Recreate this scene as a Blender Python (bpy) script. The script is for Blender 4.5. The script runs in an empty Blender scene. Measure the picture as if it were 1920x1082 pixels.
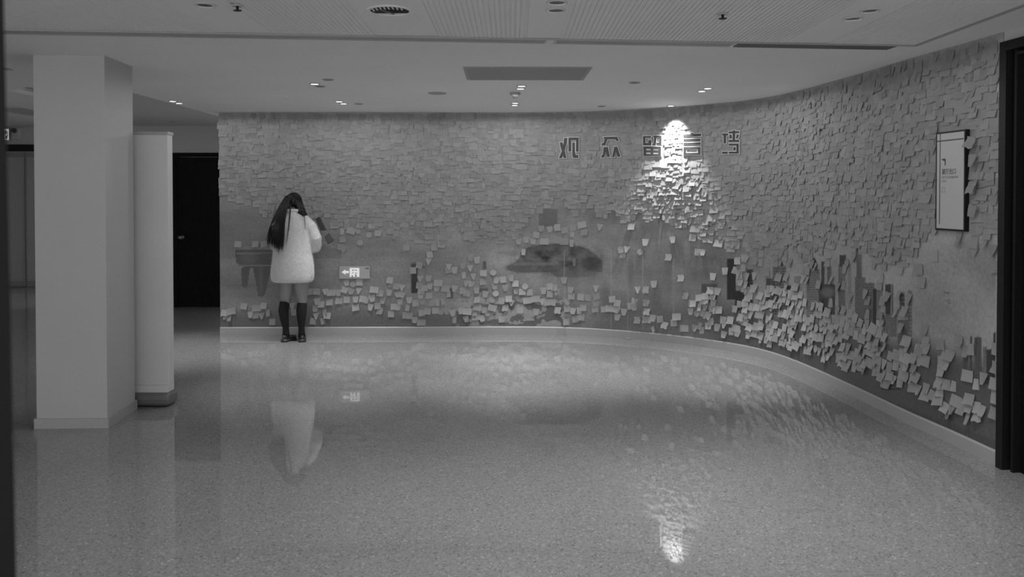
import bpy, bmesh, math, random
import numpy as np
from mathutils import Vector, Matrix
random.seed(7)
rng = np.random.default_rng(11)

# ------------------------------------------------------------------ camera
F, U0, V0 = 1490.0, 960.0, 392.0
PITCH = math.atan(25 / F)
EYE = 1.6
H = 2.56
sc = bpy.context.scene
cam_d = bpy.data.cameras.new('camera')
cam = bpy.data.objects.new('camera', cam_d)
sc.collection.objects.link(cam)
cam.location = (0, 0, EYE)
cam.rotation_euler = (math.pi / 2 - PITCH, 0, 0)
cam_d.sensor_width = 36.0
cam_d.lens = 36.0 * F / 1920
cam_d.shift_y = -(541 - V0) / 1920
cam_d.clip_start = 0.05
cam_d.dof.use_dof = True
cam_d.dof.focus_distance = 8.0
cam_d.dof.aperture_fstop = 3.6
sc.camera = cam

# ------------------------------------------------------------------ world, lights, exposure
w = bpy.data.worlds.new('world'); sc.world = w
w.use_nodes = True
w.node_tree.nodes['Background'].inputs[0].default_value = (1, 1, 1, 1)
w.node_tree.nodes['Background'].inputs[1].default_value = 1.5
sc.view_settings.view_transform = 'Standard'
sc.view_settings.look = 'None'
sc.view_settings.exposure = 0.0
sc.view_settings.gamma = 1.0
sc.view_settings.use_curve_mapping = False

SPOT_W = 150.0
SPILL_W = 5.8        # soft spill of each lit downlight, also scales the added fill lamps
#        # each ceiling downlight, also scales the added fill lamps
WASH_W = 120.0         # the wall washer by the notes

def spot(name, loc, watt, angle, blend, tilt=(0, 0), radius=0.03):
    l = bpy.data.lights.new(name, 'SPOT')
    l.energy = watt; l.spot_size = math.radians(angle); l.spot_blend = blend
    l.shadow_soft_size = radius
    o = bpy.data.objects.new(name, l)
    sc.collection.objects.link(o)
    o.location = loc
    o.rotation_euler = (math.radians(tilt[0]), math.radians(tilt[1]), 0)
    return o

# ------------------------------------------------------------------ projection helpers (used to read positions off the photo once)
def ray(u, v):
    x = (u - U0) / F; z = -(v - V0) / F
    c, s = math.cos(PITCH), math.sin(PITCH)
    return np.array([x, c + z * s, -s + z * c])
def onz(u, v, zz):
    r = ray(u, v); t = (zz - EYE) / r[2]
    return r[0] * t, r[1] * t
def ony(u, v, yy):
    r = ray(u, v); t = yy / r[1]
    return r[0] * t, EYE + r[2] * t
def project(x, y, z):
    c, s = math.cos(PITCH), math.sin(PITCH)
    dz = z - EYE
    f = y * c - dz * s; up = y * s + dz * c
    return U0 + F * x / f, V0 - F * up / f

# ------------------------------------------------------------------ materials
def mat(name, tone, rough=0.6, **kw):
    m = bpy.data.materials.new(name); m.use_nodes = True
    nt = m.node_tree; b = nt.nodes['Principled BSDF']
    b.inputs['Base Color'].default_value = (tone, tone, tone, 1)
    b.inputs['Roughness'].default_value = rough
    for k, v in kw.items():
        b.inputs[k.replace('_', ' ')].default_value = v
    return m
def noise_tone(m, lo, hi, scale, detail=3, stretch=(1, 1, 1), bump=0.0, bscale=None):
    nt = m.node_tree; b = nt.nodes['Principled BSDF']
    tc = nt.nodes.new('ShaderNodeTexCoord'); mp = nt.nodes.new('ShaderNodeMapping')
    mp.inputs['Scale'].default_value = stretch
    nt.links.new(tc.outputs['Object'], mp.inputs[0])
    n = nt.nodes.new('ShaderNodeTexNoise'); n.inputs['Scale'].default_value = scale
    n.inputs['Detail'].default_value = detail
    nt.links.new(mp.outputs[0], n.inputs['Vector'])
    r = nt.nodes.new('ShaderNodeValToRGB')
    r.color_ramp.elements[0].position = 0.3; r.color_ramp.elements[1].position = 0.7
    r.color_ramp.elements[0].color = (lo, lo, lo, 1); r.color_ramp.elements[1].color = (hi, hi, hi, 1)
    nt.links.new(n.outputs[0], r.inputs[0]); nt.links.new(r.outputs[0], b.inputs['Base Color'])
    if bump:
        n2 = nt.nodes.new('ShaderNodeTexNoise'); n2.inputs['Scale'].default_value = bscale or scale * 4
        n2.inputs['Detail'].default_value = 2
        nt.links.new(mp.outputs[0], n2.inputs['Vector'])
        bp = nt.nodes.new('ShaderNodeBump'); bp.inputs['Strength'].default_value = bump
        bp.inputs['Distance'].default_value = 0.002
        nt.links.new(n2.outputs[0], bp.inputs['Height']); nt.links.new(bp.outputs[0], b.inputs['Normal'])
    return m
def emis(name, tone, strength):
    m = mat(name, tone, 0.5)
    b = m.node_tree.nodes['Principled BSDF']
    b.inputs['Emission Color'].default_value = (1, 1, 1, 1)
    b.inputs['Emission Strength'].default_value = strength
    return m

M = {}
M['ceiling'] = noise_tone(mat('ceiling_paint', .86, .8), .85, .88, 1.5)
M['ribs'] = noise_tone(mat('ribbed_panel', .88, .7), .86, .90, 2)
M['plank'] = mat('smooth_ceiling_panel', .88, .7)
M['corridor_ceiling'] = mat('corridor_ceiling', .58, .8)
M['white'] = noise_tone(mat('white_paint', .68, .6), .66, .70, 2.0)
M['column'] = noise_tone(mat('column_paint', .5, .6), .47, .49, 1.5)
M['skirt'] = mat('painted_skirting', .40, .4)
M['dark'] = noise_tone(mat('near_black_door', .012, .6, Specular_IOR_Level=.12), .004, .008, 6, stretch=(8, 8, .6))
M['frame_dark'] = mat('dark_metal_frame', .012, .5, Specular_IOR_Level=.25)
M['jamb'] = mat('charcoal_jamb', .010, .6, Specular_IOR_Level=.2)
M['grille'] = mat('grey_grille', .40, .5)
M['grille_dark'] = mat('dark_grille', .16, .5)
M['recess'] = mat('recess_black', .01, .8)
M['plastic'] = mat('white_plastic', .6, .4)
M['lamp_on'] = emis('lamp_lit', .8, 4.0)
M['lamp_off'] = mat('lamp_unlit', .05, .3)
M['chrome'] = mat('brushed_metal', .5, .3, Metallic=1.0)
M['rubber'] = mat('grey_rubber', .16, .5)
M['board'] = mat('notice_board_face', .50, .5)
M['ink'] = mat('dark_ink', .05, .5)
M['ink_pale'] = mat('pale_ink', .26, .5)
M['letter'] = mat('letter_face', .045, .5)
M['letter_back'] = mat('letter_backing', .62, .5)
M['sign_plate'] = mat('exit_plate', .46, .4)
M['sign_lit'] = emis('exit_lit', .6, .42)
M['sign_ink'] = mat('exit_ink', .22, .5)
M['skin'] = noise_tone(mat('skin', .25, .5), .24, .27, 6)
M['coat'] = noise_tone(mat('fuzzy_coat', .8, .95, Sheen_Weight=.5),   .56, .66, 40, 4, bump=.9, bscale=160)
M['sock'] = mat('black_sock', .008, .9)
M['shoe'] = mat('dark_leather', .035, .35)
M['hair'] = mat('black_hair', .007, .42)
M['glass_door'] = mat('grey_glass', .34, .45)
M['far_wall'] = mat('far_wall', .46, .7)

# floor: speckled vinyl under a wax coat
m = mat('speckled_floor', .4, .55, Coat_Weight=1.0, Coat_Roughness=.02, Coat_IOR=1.5)
nt = m.node_tree; b = nt.nodes['Principled BSDF']
tc = nt.nodes.new('ShaderNodeTexCoord')
def vor(scale, feature='F1'):
    v = nt.nodes.new('ShaderNodeTexVoronoi'); v.inputs['Scale'].default_value = scale; v.feature = feature
    mp = nt.nodes.new('ShaderNodeMapping'); mp.inputs['Scale'].default_value = (1, 1.0, 1)
    nt.links.new(tc.outputs['Object'], mp.inputs[0]); nt.links.new(mp.outputs[0], v.inputs['Vector'])
    return v
v1 = vor(135); v2 = vor(230)
sep = nt.nodes.new('ShaderNodeSeparateColor'); nt.links.new(v1.outputs['Color'], sep.inputs[0])
r1 = nt.nodes.new('ShaderNodeValToRGB'); cr = r1.color_ramp
cr.interpolation = 'CONSTANT'
cr.elements[0].position = 0; cr.elements[0].color = (.15, .15, .15, 1)
cr.elements[1].position = .07; cr.elements[1].color = (.235, .235, .235, 1)
for p, t in ((.30, .27), (.55, .29), (.75, .31), (.94, .37), (.98, .48)):
    e = cr.elements.new(p); e.color = (t, t, t, 1)
nt.links.new(sep.outputs[0], r1.inputs[0])
sep2 = nt.nodes.new('ShaderNodeSeparateColor'); nt.links.new(v2.outputs['Color'], sep2.inputs[0])
mr = nt.nodes.new('ShaderNodeMapRange'); mr.inputs['To Min'].default_value = .82; mr.inputs['To Max'].default_value = 1.18
nt.links.new(sep2.outputs[1], mr.inputs[0])
nz = nt.nodes.new('ShaderNodeTexNoise'); nz.inputs['Scale'].default_value = 1.2; nz.inputs['Detail'].default_value = 4
nt.links.new(tc.outputs['Object'], nz.inputs['Vector'])
mr2 = nt.nodes.new('ShaderNodeMapRange'); mr2.inputs['To Min'].default_value = .93; mr2.inputs['To Max'].default_value = 1.07
nt.links.new(nz.outputs[0], mr2.inputs[0])
mu = nt.nodes.new('ShaderNodeMath'); mu.operation = 'MULTIPLY'
nt.links.new(mr.outputs[0], mu.inputs[0]); nt.links.new(mr2.outputs[0], mu.inputs[1])
mx = nt.nodes.new('ShaderNodeVectorMath'); mx.operation = 'SCALE'
nt.links.new(r1.outputs[0], mx.inputs[0]); nt.links.new(mu.outputs[0], mx.inputs['Scale'])
nt.links.new(mx.outputs[0], b.inputs['Base Color'])
M['floor'] = m

# printed mural: tone stored on the wall mesh, with fine print grain
m = mat('printed_mural', .3, .55)
nt = m.node_tree; b = nt.nodes['Principled BSDF']
at = nt.nodes.new('ShaderNodeAttribute'); at.attribute_name = 'print'
tc = nt.nodes.new('ShaderNodeTexCoord')
nz = nt.nodes.new('ShaderNodeTexNoise'); nz.inputs['Scale'].default_value = 45; nz.inputs['Detail'].default_value = 5
nt.links.new(tc.outputs['Object'], nz.inputs['Vector'])
mr = nt.nodes.new('ShaderNodeMapRange'); mr.inputs['From Min'].default_value = .3; mr.inputs['From Max'].default_value = .7
mr.inputs['To Min'].default_value = .86; mr.inputs['To Max'].default_value = 1.12
nt.links.new(nz.outputs[0], mr.inputs[0])
mx = nt.nodes.new('ShaderNodeVectorMath'); mx.operation = 'SCALE'
nt.links.new(at.outputs['Color'], mx.inputs[0]); nt.links.new(mr.outputs[0], mx.inputs['Scale'])
nt.links.new(mx.outputs[0], b.inputs['Base Color'])
M['mural'] = m

# paper of the sticky notes, five tones, with faint pen scribble rows
def paper(i, tone):
    m = mat('note_paper_%s' % i, tone, .75)
    nt = m.node_tree; b = nt.nodes['Principled BSDF']
    uv = nt.nodes.new('ShaderNodeUVMap'); uv.uv_map = 'uv'
    geo = nt.nodes.new('ShaderNodeNewGeometry')
    sx = nt.nodes.new('ShaderNodeSeparateXYZ'); nt.links.new(uv.outputs[0], sx.inputs[0])
    wv = nt.nodes.new('ShaderNodeMath'); wv.operation = 'MULTIPLY'; wv.inputs[1].default_value = 7.0
    nt.links.new(sx.outputs[1], wv.inputs[0])
    fr = nt.nodes.new('ShaderNodeMath'); fr.operation = 'FRACT'; nt.links.new(wv.outputs[0], fr.inputs[0])
    lt = nt.nodes.new('ShaderNodeMath'); lt.operation = 'LESS_THAN'; lt.inputs[1].default_value = .38
    nt.links.new(fr.outputs[0], lt.inputs[0])
    nz = nt.nodes.new('ShaderNodeTexNoise'); nz.inputs['Scale'].default_value = 160; nz.inputs['Detail'].default_value = 2
    nt.links.new(geo.outputs['Position'], nz.inputs['Vector'])
    gt = nt.nodes.new('ShaderNodeMath'); gt.operation = 'GREATER_THAN'; gt.inputs[1].default_value = .5
    nt.links.new(nz.outputs[0], gt.inputs[0])
    an = nt.nodes.new('ShaderNodeMath'); an.operation = 'MULTIPLY'
    nt.links.new(lt.outputs[0], an.inputs[0]); nt.links.new(gt.outputs[0], an.inputs[1])
    mr = nt.nodes.new('ShaderNodeMapRange'); mr.inputs['To Min'].default_value = 1; mr.inputs['To Max'].default_value = .84
    nt.links.new(an.outputs[0], mr.inputs[0])
    mx = nt.nodes.new('ShaderNodeVectorMath'); mx.operation = 'SCALE'
    mx.inputs[0].default_value = (tone, tone, tone)
    nt.links.new(mr.outputs[0], mx.inputs['Scale'])
    nt.links.new(mx.outputs[0], b.inputs['Base Color'])
    return m
PAPER = [paper(i, t) for i, t in enumerate((.262, .282, .30, .318, .34, .38, .42))]

# ------------------------------------------------------------------ object helpers
def link(o, parent=None):
    sc.collection.objects.link(o)
    if parent is not None: o.parent = parent
    return o
def tag(o, label=None, cat=None, group=None, kind=None):
    if label: o['label'] = label
    if cat: o['category'] = cat
    if group: o['group'] = group
    if kind: o['kind'] = kind
    return o
def thing(name, label, cat, loc=(0, 0, 0), rz=0.0, group=None):
    o = bpy.data.objects.new(name, None); o.empty_display_size = .1
    o.location = loc; o.rotation_euler = (0, 0, rz)
    link(o); return tag(o, label, cat, group)
def obj(name, bm, m, parent=None, smooth=False):
    me = bpy.data.meshes.new(name)
    bmesh.ops.recalc_face_normals(bm, faces=bm.faces[:])
    bm.to_mesh(me); bm.free()
    for mm in (m if isinstance(m, (list, tuple)) else [m]): me.materials.append(mm)
    if smooth:
        for p in me.polygons: p.use_smooth = True
    return link(bpy.data.objects.new(name, me), parent)
def bx(bm, x0, y0, z0, x1, y1, z1, bevel=0.0):
    vs = [bm.verts.new(p) for p in ((x0, y0, z0), (x1, y0, z0), (x1, y1, z0), (x0, y1, z0),
                                    (x0, y0, z1), (x1, y0, z1), (x1, y1, z1), (x0, y1, z1))]
    fs = [bm.faces.new([vs[i] for i in f]) for f in ((3, 2, 1, 0), (4, 5, 6, 7), (0, 1, 5, 4), (1, 2, 6, 5), (2, 3, 7, 6), (3, 0, 4, 7))]
    if bevel:
        es = list({e for f in fs for e in f.edges})
        bmesh.ops.bevel(bm, geom=es, offset=bevel, segments=2, affect='EDGES', profile=.5)
    return vs
def box(name, a, b, m, parent=None, bevel=0.0):
    bm = bmesh.new(); bx(bm, *a, *b, bevel=bevel); return obj(name, bm, m, parent)
def prism(bm, pts, z0, z1):
    lo = [bm.verts.new((x, y, z0)) for x, y in pts]; hi = [bm.verts.new((x, y, z1)) for x, y in pts]
    bm.faces.new(lo[::-1]); bm.faces.new(hi)
    n = len(pts)
    for i in range(n): bm.faces.new((lo[i], lo[(i + 1) % n], hi[(i + 1) % n], hi[i]))
def lathe(bm, prof, n=24, cx=0, cy=0):
    rings = []
    for r, z in prof:
        if r < 1e-6: rings.append([bm.verts.new((cx, cy, z))])
        else: rings.append([bm.verts.new((cx + r * math.cos(2 * math.pi * k / n), cy + r * math.sin(2 * math.pi * k / n), z)) for k in range(n)])
    for a, c in zip(rings, rings[1:]):
        for k in range(n):
            k2 = (k + 1) % n
            if len(a) == 1 and len(c) == 1: continue
            if len(a) == 1: bm.faces.new((a[0], c[k2], c[k]))
            elif len(c) == 1: bm.faces.new((a[k], a[k2], c[0]))
            else: bm.faces.new((a[k], a[k2], c[k2], c[k]))
def tube(bm, pts, rad, n=8, flat=(1, 1)):
    """closed tapering tube along pts"""
    P = [Vector(p) for p in pts]; rings = []
    up = None
    for i, p in enumerate(P):
        t = (P[min(i + 1, len(P) - 1)] - P[max(i - 1, 0)]).normalized()
        if up is None: up = Vector((0, 1, 0)) if abs(t.y) < .9 else Vector((1, 0, 0))
        a = t.cross(up).normalized(); c = a.cross(t).normalized(); up = c
        r = rad[i] if isinstance(rad, (list, tuple)) else rad
        if isinstance(r, (tuple, list)): ra, rc = r
        else: ra, rc = r * flat[0], r * flat[1]
        rings.append([bm.verts.new(p + a * ra * math.cos(2 * math.pi * k / n) + c * rc * math.sin(2 * math.pi * k / n)) for k in range(n)])
    for r0, r1_ in zip(rings, rings[1:]):
        for k in range(n): bm.faces.new((r0[k], r0[(k + 1) % n], r1_[(k + 1) % n], r1_[k]))
    bm.faces.new(rings[0][::-1]); bm.faces.new(rings[-1])
def loft(bm, rings):
    """closed loft of explicit rings"""
    R = [[bm.verts.new(p) for p in r] for r in rings]
    n = len(R[0])
    for a, c in zip(R, R[1:]):
        for k in range(n): bm.faces.new((a[k], a[(k + 1) % n], c[(k + 1) % n], c[k]))
    bm.faces.new(R[0][::-1]); bm.faces.new(R[-1])
def ball(bm, c, r, seg=16):
    mtx = Matrix.Translation(c) @ Matrix.Diagonal((r[0], r[1], r[2], 1))
    bmesh.ops.create_uvsphere(bm, u_segments=seg, v_segments=seg // 2 + 2, radius=1, matrix=mtx)
def fused(name, bm, m, parent, voxel, smooth_it=4):
    """one continuous surface out of overlapping closed shapes"""
    me = bpy.data.meshes.new(name + '_src'); bmesh.ops.recalc_face_normals(bm, faces=bm.faces[:]); bm.to_mesh(me); bm.free()
    o = bpy.data.objects.new(name, me); sc.collection.objects.link(o)
    r = o.modifiers.new('r', 'REMESH'); r.mode = 'VOXEL'; r.voxel_size = voxel
    s = o.modifiers.new('s', 'SMOOTH'); s.factor = .5; s.iterations = smooth_it
    dg = bpy.context.evaluated_depsgraph_get(); dg.update()
    me2 = bpy.data.meshes.new_from_object(o.evaluated_get(dg))
    o.modifiers.clear(); o.data = me2; me2.name = name
    me2.materials.clear(); me2.materials.append(m)
    for p in me2.polygons: p.use_smooth = True
    bpy.data.meshes.remove(me)
    o.parent = parent
    return o

# ------------------------------------------------------------------ the curved wall line
CP = [(-3.36, 9.13), (-2.2, 9.14), (-1.0, 9.155), (-.37, 9.17), (.22, 9.17), (.6, 9.13), (.97, 9.025), (1.36, 8.85), (1.82, 8.57),
      (2.15, 8.27), (2.37, 8.0), (2.52, 7.68), (2.61, 7.3), (2.67, 6.85), (2.735, 6.2), (2.785, 5.55), (2.84, 5.1), (2.88, 4.67)]
def catmull(P, k=24):
    out = []
    P = [np.array(p, float) for p in P]
    Q = [2 * P[0] - P[1]] + P + [2 * P[-1] - P[-2]]
    for i in range(1, len(Q) - 2):
        a, b_, c, d = Q[i - 1:i + 3]
        for j in range(k):
            t = j / k
            out.append(.5 * ((2 * b_) + (-a + c) * t + (2 * a - 5 * b_ + 4 * c - d) * t * t + (-a + 3 * b_ - 3 * c + d) * t ** 3))
    out.append(P[-1]); return np.array(out)
pl = catmull(CP)
cum = np.r_[0, np.cumsum(np.hypot(*np.diff(pl, axis=0).T))]
SL = cum[-1]
sg = np.linspace(0, SL, 1200)
cx = np.interp(sg, cum, pl[:, 0]); cy = np.interp(sg, cum, pl[:, 1])
for _ in range(60):
    cx[1:-1] = (cx[:-2] + cx[2:]) / 2 * .5 + cx[1:-1] * .5; cy[1:-1] = (cy[:-2] + cy[2:]) / 2 * .5 + cy[1:-1] * .5
txx, tyy = np.gradient(cx, sg), np.gradient(cy, sg)
ln = np.hypot(txx, tyy); txx /= ln; tyy /= ln
def W(s, z, off=0.0):
    x = np.interp(s, sg, cx); y = np.interp(s, sg, cy); tx = np.interp(s, sg, txx); ty = np.interp(s, sg, tyy)
    if np.isscalar(s):
        if s > SL: x += tx * (s - SL); y += ty * (s - SL)
        if s < 0: x += tx * s; y += ty * s
    return x + ty * off, y - tx * off, z + 0 * x
def frame(s):
    tx = np.interp(s, sg, txx); ty = np.interp(s, sg, tyy)
    return Vector((tx, ty, 0)).normalized()
ratio = cx / cy
def pix2wall(u, v):
    r = ray(u, v); q = r[0] / r[1]
    s = float(np.interp(q, ratio, sg)) if q <= ratio[-1] else None
    if s is None:
        # on the straight continuation towards the camera
        x0, y0, tx, ty = cx[-1], cy[-1], txx[-1], tyy[-1]
        k = (q * y0 - x0) / (tx - q * ty); s = SL + k
        y = y0 + ty * k
    else: y = float(np.interp(s, sg, cy))
    t = y / r[1]
    return s, EYE + r[2] * t

# ------------------------------------------------------------------ structure
tag(box('floor', (-10, -3, -.1), (4.5, 15.2, 0), M['floor']), kind='structure')
# main ceiling with the two raised corridor ceilings left open
bm = bmesh.new()
T = .12
for x0, y0, x1, y1 in ((-5.35, -3, 4.5, 7.2), (-3.54, 7.2, 4.5, 11.4), (-5.35, 7.2, -4.6, 9.0), (-10, -3, -5.35, 5.2)):
    bx(bm, x0, y0, H, x1, y1, H + T)
ceil = tag(obj('ceiling', bm, M['ceiling']), kind='structure')
bm = bmesh.new()
bx(bm, -4.62, 7.15, H + .035, -3.5, 9.0, H + .11); bx(bm, -6.0, 9.0, H + .035, -3.5, 11.5, H + .11)
bx(bm, -10, 5.1, H + .121, -5.36, 5.2, 2.9); bx(bm, -5.38, 5.2, H + .02, -5.351, 13.8, 2.8)
tag(obj('ceiling', bm, M['corridor_ceiling']), kind='structure')
tag(box('ceiling', (-10, 5.1, 2.80), (-5.3, 15.2, 2.9), M['corridor_ceiling']), kind='structure')

# curved wall body with printed mural
def fbm(shape, cells, seed, octs=4):
    g = np.random.default_rng(seed); out = np.zeros(shape); amp = 1; tot = 0
    for o in range(octs):
        cs, cz = int(cells[0] * 2 ** o) + 2, int(cells[1] * 2 ** o) + 2
        n = g.random((cs, cz))
        xi = np.linspace(0, cs - 1.001, shape[0]); zi = np.linspace(0, cz - 1.001, shape[1])
        x0 = xi.astype(int); z0 = zi.astype(int); fx = (xi - x0)[:, None]; fz = (zi - z0)[None]
        fx = fx * fx * (3 - 2 * fx); fz = fz * fz * (3 - 2 * fz)
        out += amp * ((n[x0][:, z0] * (1 - fx) + n[x0 + 1][:, z0] * fx) * (1 - fz) + (n[x0][:, z0 + 1] * (1 - fx) + n[x0 + 1][:, z0 + 1] * fx) * fz)
        tot += amp; amp *= .55
    return out / tot
ns = 1000
zg = np.r_[np.linspace(0, 1.75, 200), np.linspace(1.78, H, 14)]
S = np.linspace(0, SL, ns)
X, Y, _ = W(S, 0.0)
SS, ZZ = np.meshgrid(S, zg, indexing='ij')
XX = X[:, None] + 0 * ZZ; YY = Y[:, None] + 0 * ZZ
c_, s_ = math.cos(PITCH), math.sin(PITCH)
ff = YY * c_ - (ZZ - EYE) * s_
UU = U0 + F * XX / ff; VV = V0 - F * (YY * s_ + (ZZ - EYE) * c_) / ff
zu = ZZ  # uniform enough for noise lookups
def nmap(cs, cz, seed, octs=4):
    n = fbm((ns, 512), (cs, cz), seed, octs)
    return n[np.arange(ns)[:, None], np.clip((ZZ / H * 511).astype(int), 0, 511)]
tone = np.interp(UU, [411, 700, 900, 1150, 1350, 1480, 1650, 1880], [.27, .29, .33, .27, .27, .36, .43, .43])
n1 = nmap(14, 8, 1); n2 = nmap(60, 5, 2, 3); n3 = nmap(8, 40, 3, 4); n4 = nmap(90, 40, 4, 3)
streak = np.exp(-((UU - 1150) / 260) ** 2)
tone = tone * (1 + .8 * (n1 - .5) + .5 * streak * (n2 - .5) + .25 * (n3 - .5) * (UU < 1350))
def sstep(a, b, x):
    t = np.clip((x - a) / (b - a), 0, 1); return t * t * (3 - 2 * t)
def blend(mask, val):
    global tone
    tone = tone * (1 - mask) + val * mask
def rect(u0, v0, u1, v1, val, soft=1.5, k=1.0):
    mk = sstep(u0 - soft, u0 + soft, UU) * (1 - sstep(u1 - soft, u1 + soft, UU)) * sstep(v0 - soft, v0 + soft, VV) * (1 - sstep(v1 - soft, v1 + soft, VV))
    blend(mk * k, val)
def ell(u, v, a, b_, val, soft=.25, k=1.0):
    d = np.sqrt(((UU - u) / a) ** 2 + ((VV - v) / b_) ** 2)
    blend((1 - sstep(1 - soft, 1 + soft, d)) * k, val)
def poly(pts, val, k=1.0):
    ins = np.zeros(UU.shape, bool); n = len(pts)
    for i in range(n):
        x0, y0 = pts[i]; x1, y1 = pts[(i + 1) % n]
        c = ((y0 > VV) != (y1 > VV))
        with np.errstate(divide='ignore', invalid='ignore'):
            ins ^= c & (UU < (x1 - x0) * (VV - y0) / (y1 - y0 + 1e-9) + x0)
    blend(ins.astype(float) * k, val)
# hills and ground
poly([(405, 395), (480, 405), (520, 430), (640, 470), (640, 485), (405, 485)], .22, .6)
blend(sstep(570, 602, VV) * (UU < 900) * (UU > 400) * .75, .13)
blend(sstep(555, 590, VV) * sstep(1090, 1180, UU) * (UU < 1400) * .5, .20)
rect(855, 560, 1060, 612, .36 * np.where(n4 > .52, 1.15, .38), 8, .85)
g = np.interp(UU, [1340, 1480, 1640, 1720, 1880], [575, 588, 628, 640, 690])
blend(sstep(-25, 25, VV - g) * sstep(1300, 1370, UU) * .92, .125 * (1 + .5 * (n1 - .5)))
blend(sstep(0, 10, VV - np.interp(UU, [1340, 1880], [628, 825])) * sstep(1330, 1400, UU) * .6, .09)
# three-legged bronze vessel
poly([(440, 466), (520, 466), (519, 497), (505, 503), (457, 502), (443, 492)], .12)
poly([(438, 462), (525, 462), (525, 468), (440, 468)], .27)
poly([(442, 474), (524, 473), (524, 475), (442, 477)], .24); poly([(446, 496), (520, 496), (520, 499), (447, 499)], .25)
poly([(452, 502), (469, 502), (464, 537), (459, 540), (454, 537)], .13)
poly([(474, 502), (509, 500), (497, 552), (492, 557), (484, 555), (480, 530)], .13)
ell(466, 484, 14, 12, .24, .8, .5)
ell(489, 525, 4, 25, .2, .8, .6)
# painted implement at her right
poly([(576, 392), (592, 396), (606, 440), (600, 442)], .27)
poly([(588, 404), (596, 405), (602, 410), (612, 432), (601, 433)], .075)
poly([(608, 445), (616, 437), (627, 451), (615, 459)], .12); poly([(610, 446), (616, 440), (624, 450), (616, 456)], .16)
# big dark bronze relic
poly([(930 + a / 8.727, 430 + b__ / 8.727) for a, b__ in ((165, 600), (290, 550), (380, 480), (400, 380), (520, 300), (660, 260), (860, 240), (1100, 250), (1350, 270), (1500, 320), (1640, 420), (1740, 520), (1740, 700), (1400, 710), (1200, 775), (1000, 785), (910, 720), (880, 700), (350, 712), (180, 660))], .14, .9); ell(1000, 503, 52, 8, .13, .3, .9); ell(1030, 475, 50, 14, .12, .5, .5)
ell(1108, 495, 21, 12, .09, .25, .95); ell(1075, 514, 42, 7, .17, .4, .9)
mk = np.exp(-(((UU - 1045) / 85) ** 2 + ((VV - 485) / 26) ** 2) * 1.2)
tone = tone * (1 + mk * 2.6 * (n4 - .5) + mk * 1.2 * (n2 - .5))
ell(1000, 495, 48, 3, .26, .6, .6); rect(1074, 484, 1079, 499, .30, 1.5, .8)
# black upright object
rect(771, 496, 783, 550, .045, 1.2); rect(771, 494, 792, 499, .08, 1.2); rect(783, 499, 800, 503, .14, 1)
rect(795, 500, 803, 548, .24, 2, .6)
for a in ((905, 490, 912, 505), (898, 540, 915, 548), (838, 540, 850, 560)): rect(*a, .13, 1.5)
# dark tablet shapes and cables in the middle
for a, t in (((1010, 392, 1045, 425), .17), ((1363, 485, 1380, 562), .03), ((1378, 545, 1402, 582), .03), ((1315, 532, 1345, 568), .11), ((1400, 505, 1412, 570), .06)):
    rect(*a, t, 1.2)
for u_ in (1057, 1145, 1204, 1176, 1262): rect(u_, 470, u_ + 1.6, 618, .42, .6, .6)
for u_, v_, a, b_ in ((1182, 510, 7, 30), (1135, 555, 8, 25), (1232, 560, 9, 28), (1268, 470, 10, 20), (1190, 440, 25, 14)): ell(u_, v_, a, b_, .17, .6, .6)
# skyline
def bld(u0, v0, u1, v1, t, lines=0, per=4.0, vert=0):
    t *= .78; lines *= .9
    rect(u0, v0, u1, v1, t, .5)
    if lines:
        mk = ((UU > u0) & (UU < u1) & (VV > v0) & (VV < v1)) * (np.sin((VV if not vert else UU) * 2 * math.pi / per) > .1)
        blend(mk.astype(float) * .8, lines)
poly([(1462, 500), (1466, 488), (1470, 500)], .05)
bld(1449, 499, 1474, 590, .14, .26, 5); bld(1458, 510, 1462, 530, .35)
bld(1436, 522, 1453, 580, .08, .16, 4, 1); bld(1474, 540, 1482, 590, .15)
bld(1489, 518, 1504, 600, .30, .36, 4); bld(1475, 535, 1483, 585, .05)
ell(1527, 497, 4.5, 13, .045, .15); bld(1512, 505, 1537, 600, .20, .33, 4.5); bld(1514, 495, 1520, 508, .25, .34, 3)
bld(1540, 490, 1546, 535, .10); poly([(1550, 535), (1556, 486), (1560, 535)], .10); bld(1551, 500, 1559, 533, .22, .12, 6)
bld(1535, 533, 1566, 590, .10); ell(1552, 548, 12, 9, .22, .5, .8); bld(1538, 560, 1545, 592, .06); ell(1556, 575, 3, 18, .28, .4, .7)
bld(1572, 495, 1585, 590, .17, .30, 3.2, 1); bld(1574, 478, 1586, 500, .08)
bld(1590, 495, 1596, 600, .36, .28, 3)
bld(1606, 464, 1616, 530, .15, .25, 3.5, 1); bld(1603, 520, 1622, 615, .13, .30, 3.6)
bld(1622, 530, 1640, 590, .16, .25, 5); bld(1624, 580, 1642, 625, .11, .2, 3, 1); bld(1637, 541, 1643, 620, .05)
bld(1643, 530, 1655, 600, .22, .30, 3, 1); bld(1660, 533, 1670, 590, .07); bld(1671, 533, 1675, 590, .2)
bld(1655, 590, 1682, 632, .30, .16, 4); bld(1687, 548, 1696, 585, .20, .05, 8); bld(1702, 545, 1710, 652, .20, .30, 7)
bld(1683, 600, 1703, 650, .22, .15, 6)
bld(1625, 618, 1668, 640, .34, .16, 6, 1)
bld(1806, 650, 1815, 690, .14); bld(1819, 630, 1823, 700, .12); bld(1827, 632, 1840, 712, .10, .20, 4.5, 1); bld(1843, 650, 1850, 705, .30, .2, 4)
bld(1849, 655, 1866, 720, .07); bld(1862, 624, 1871, 725, .05)
for k in range(5): bld(1640 + 3 * k, 700 + 7 * k, 1690, 703 + 7 * k, .09)
blend(((VV < np.interp(UU, [411, 1000, 1300, 1885], [330, 320, 330, 330])) & (UU < 1868)).astype(float), .28)
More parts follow.
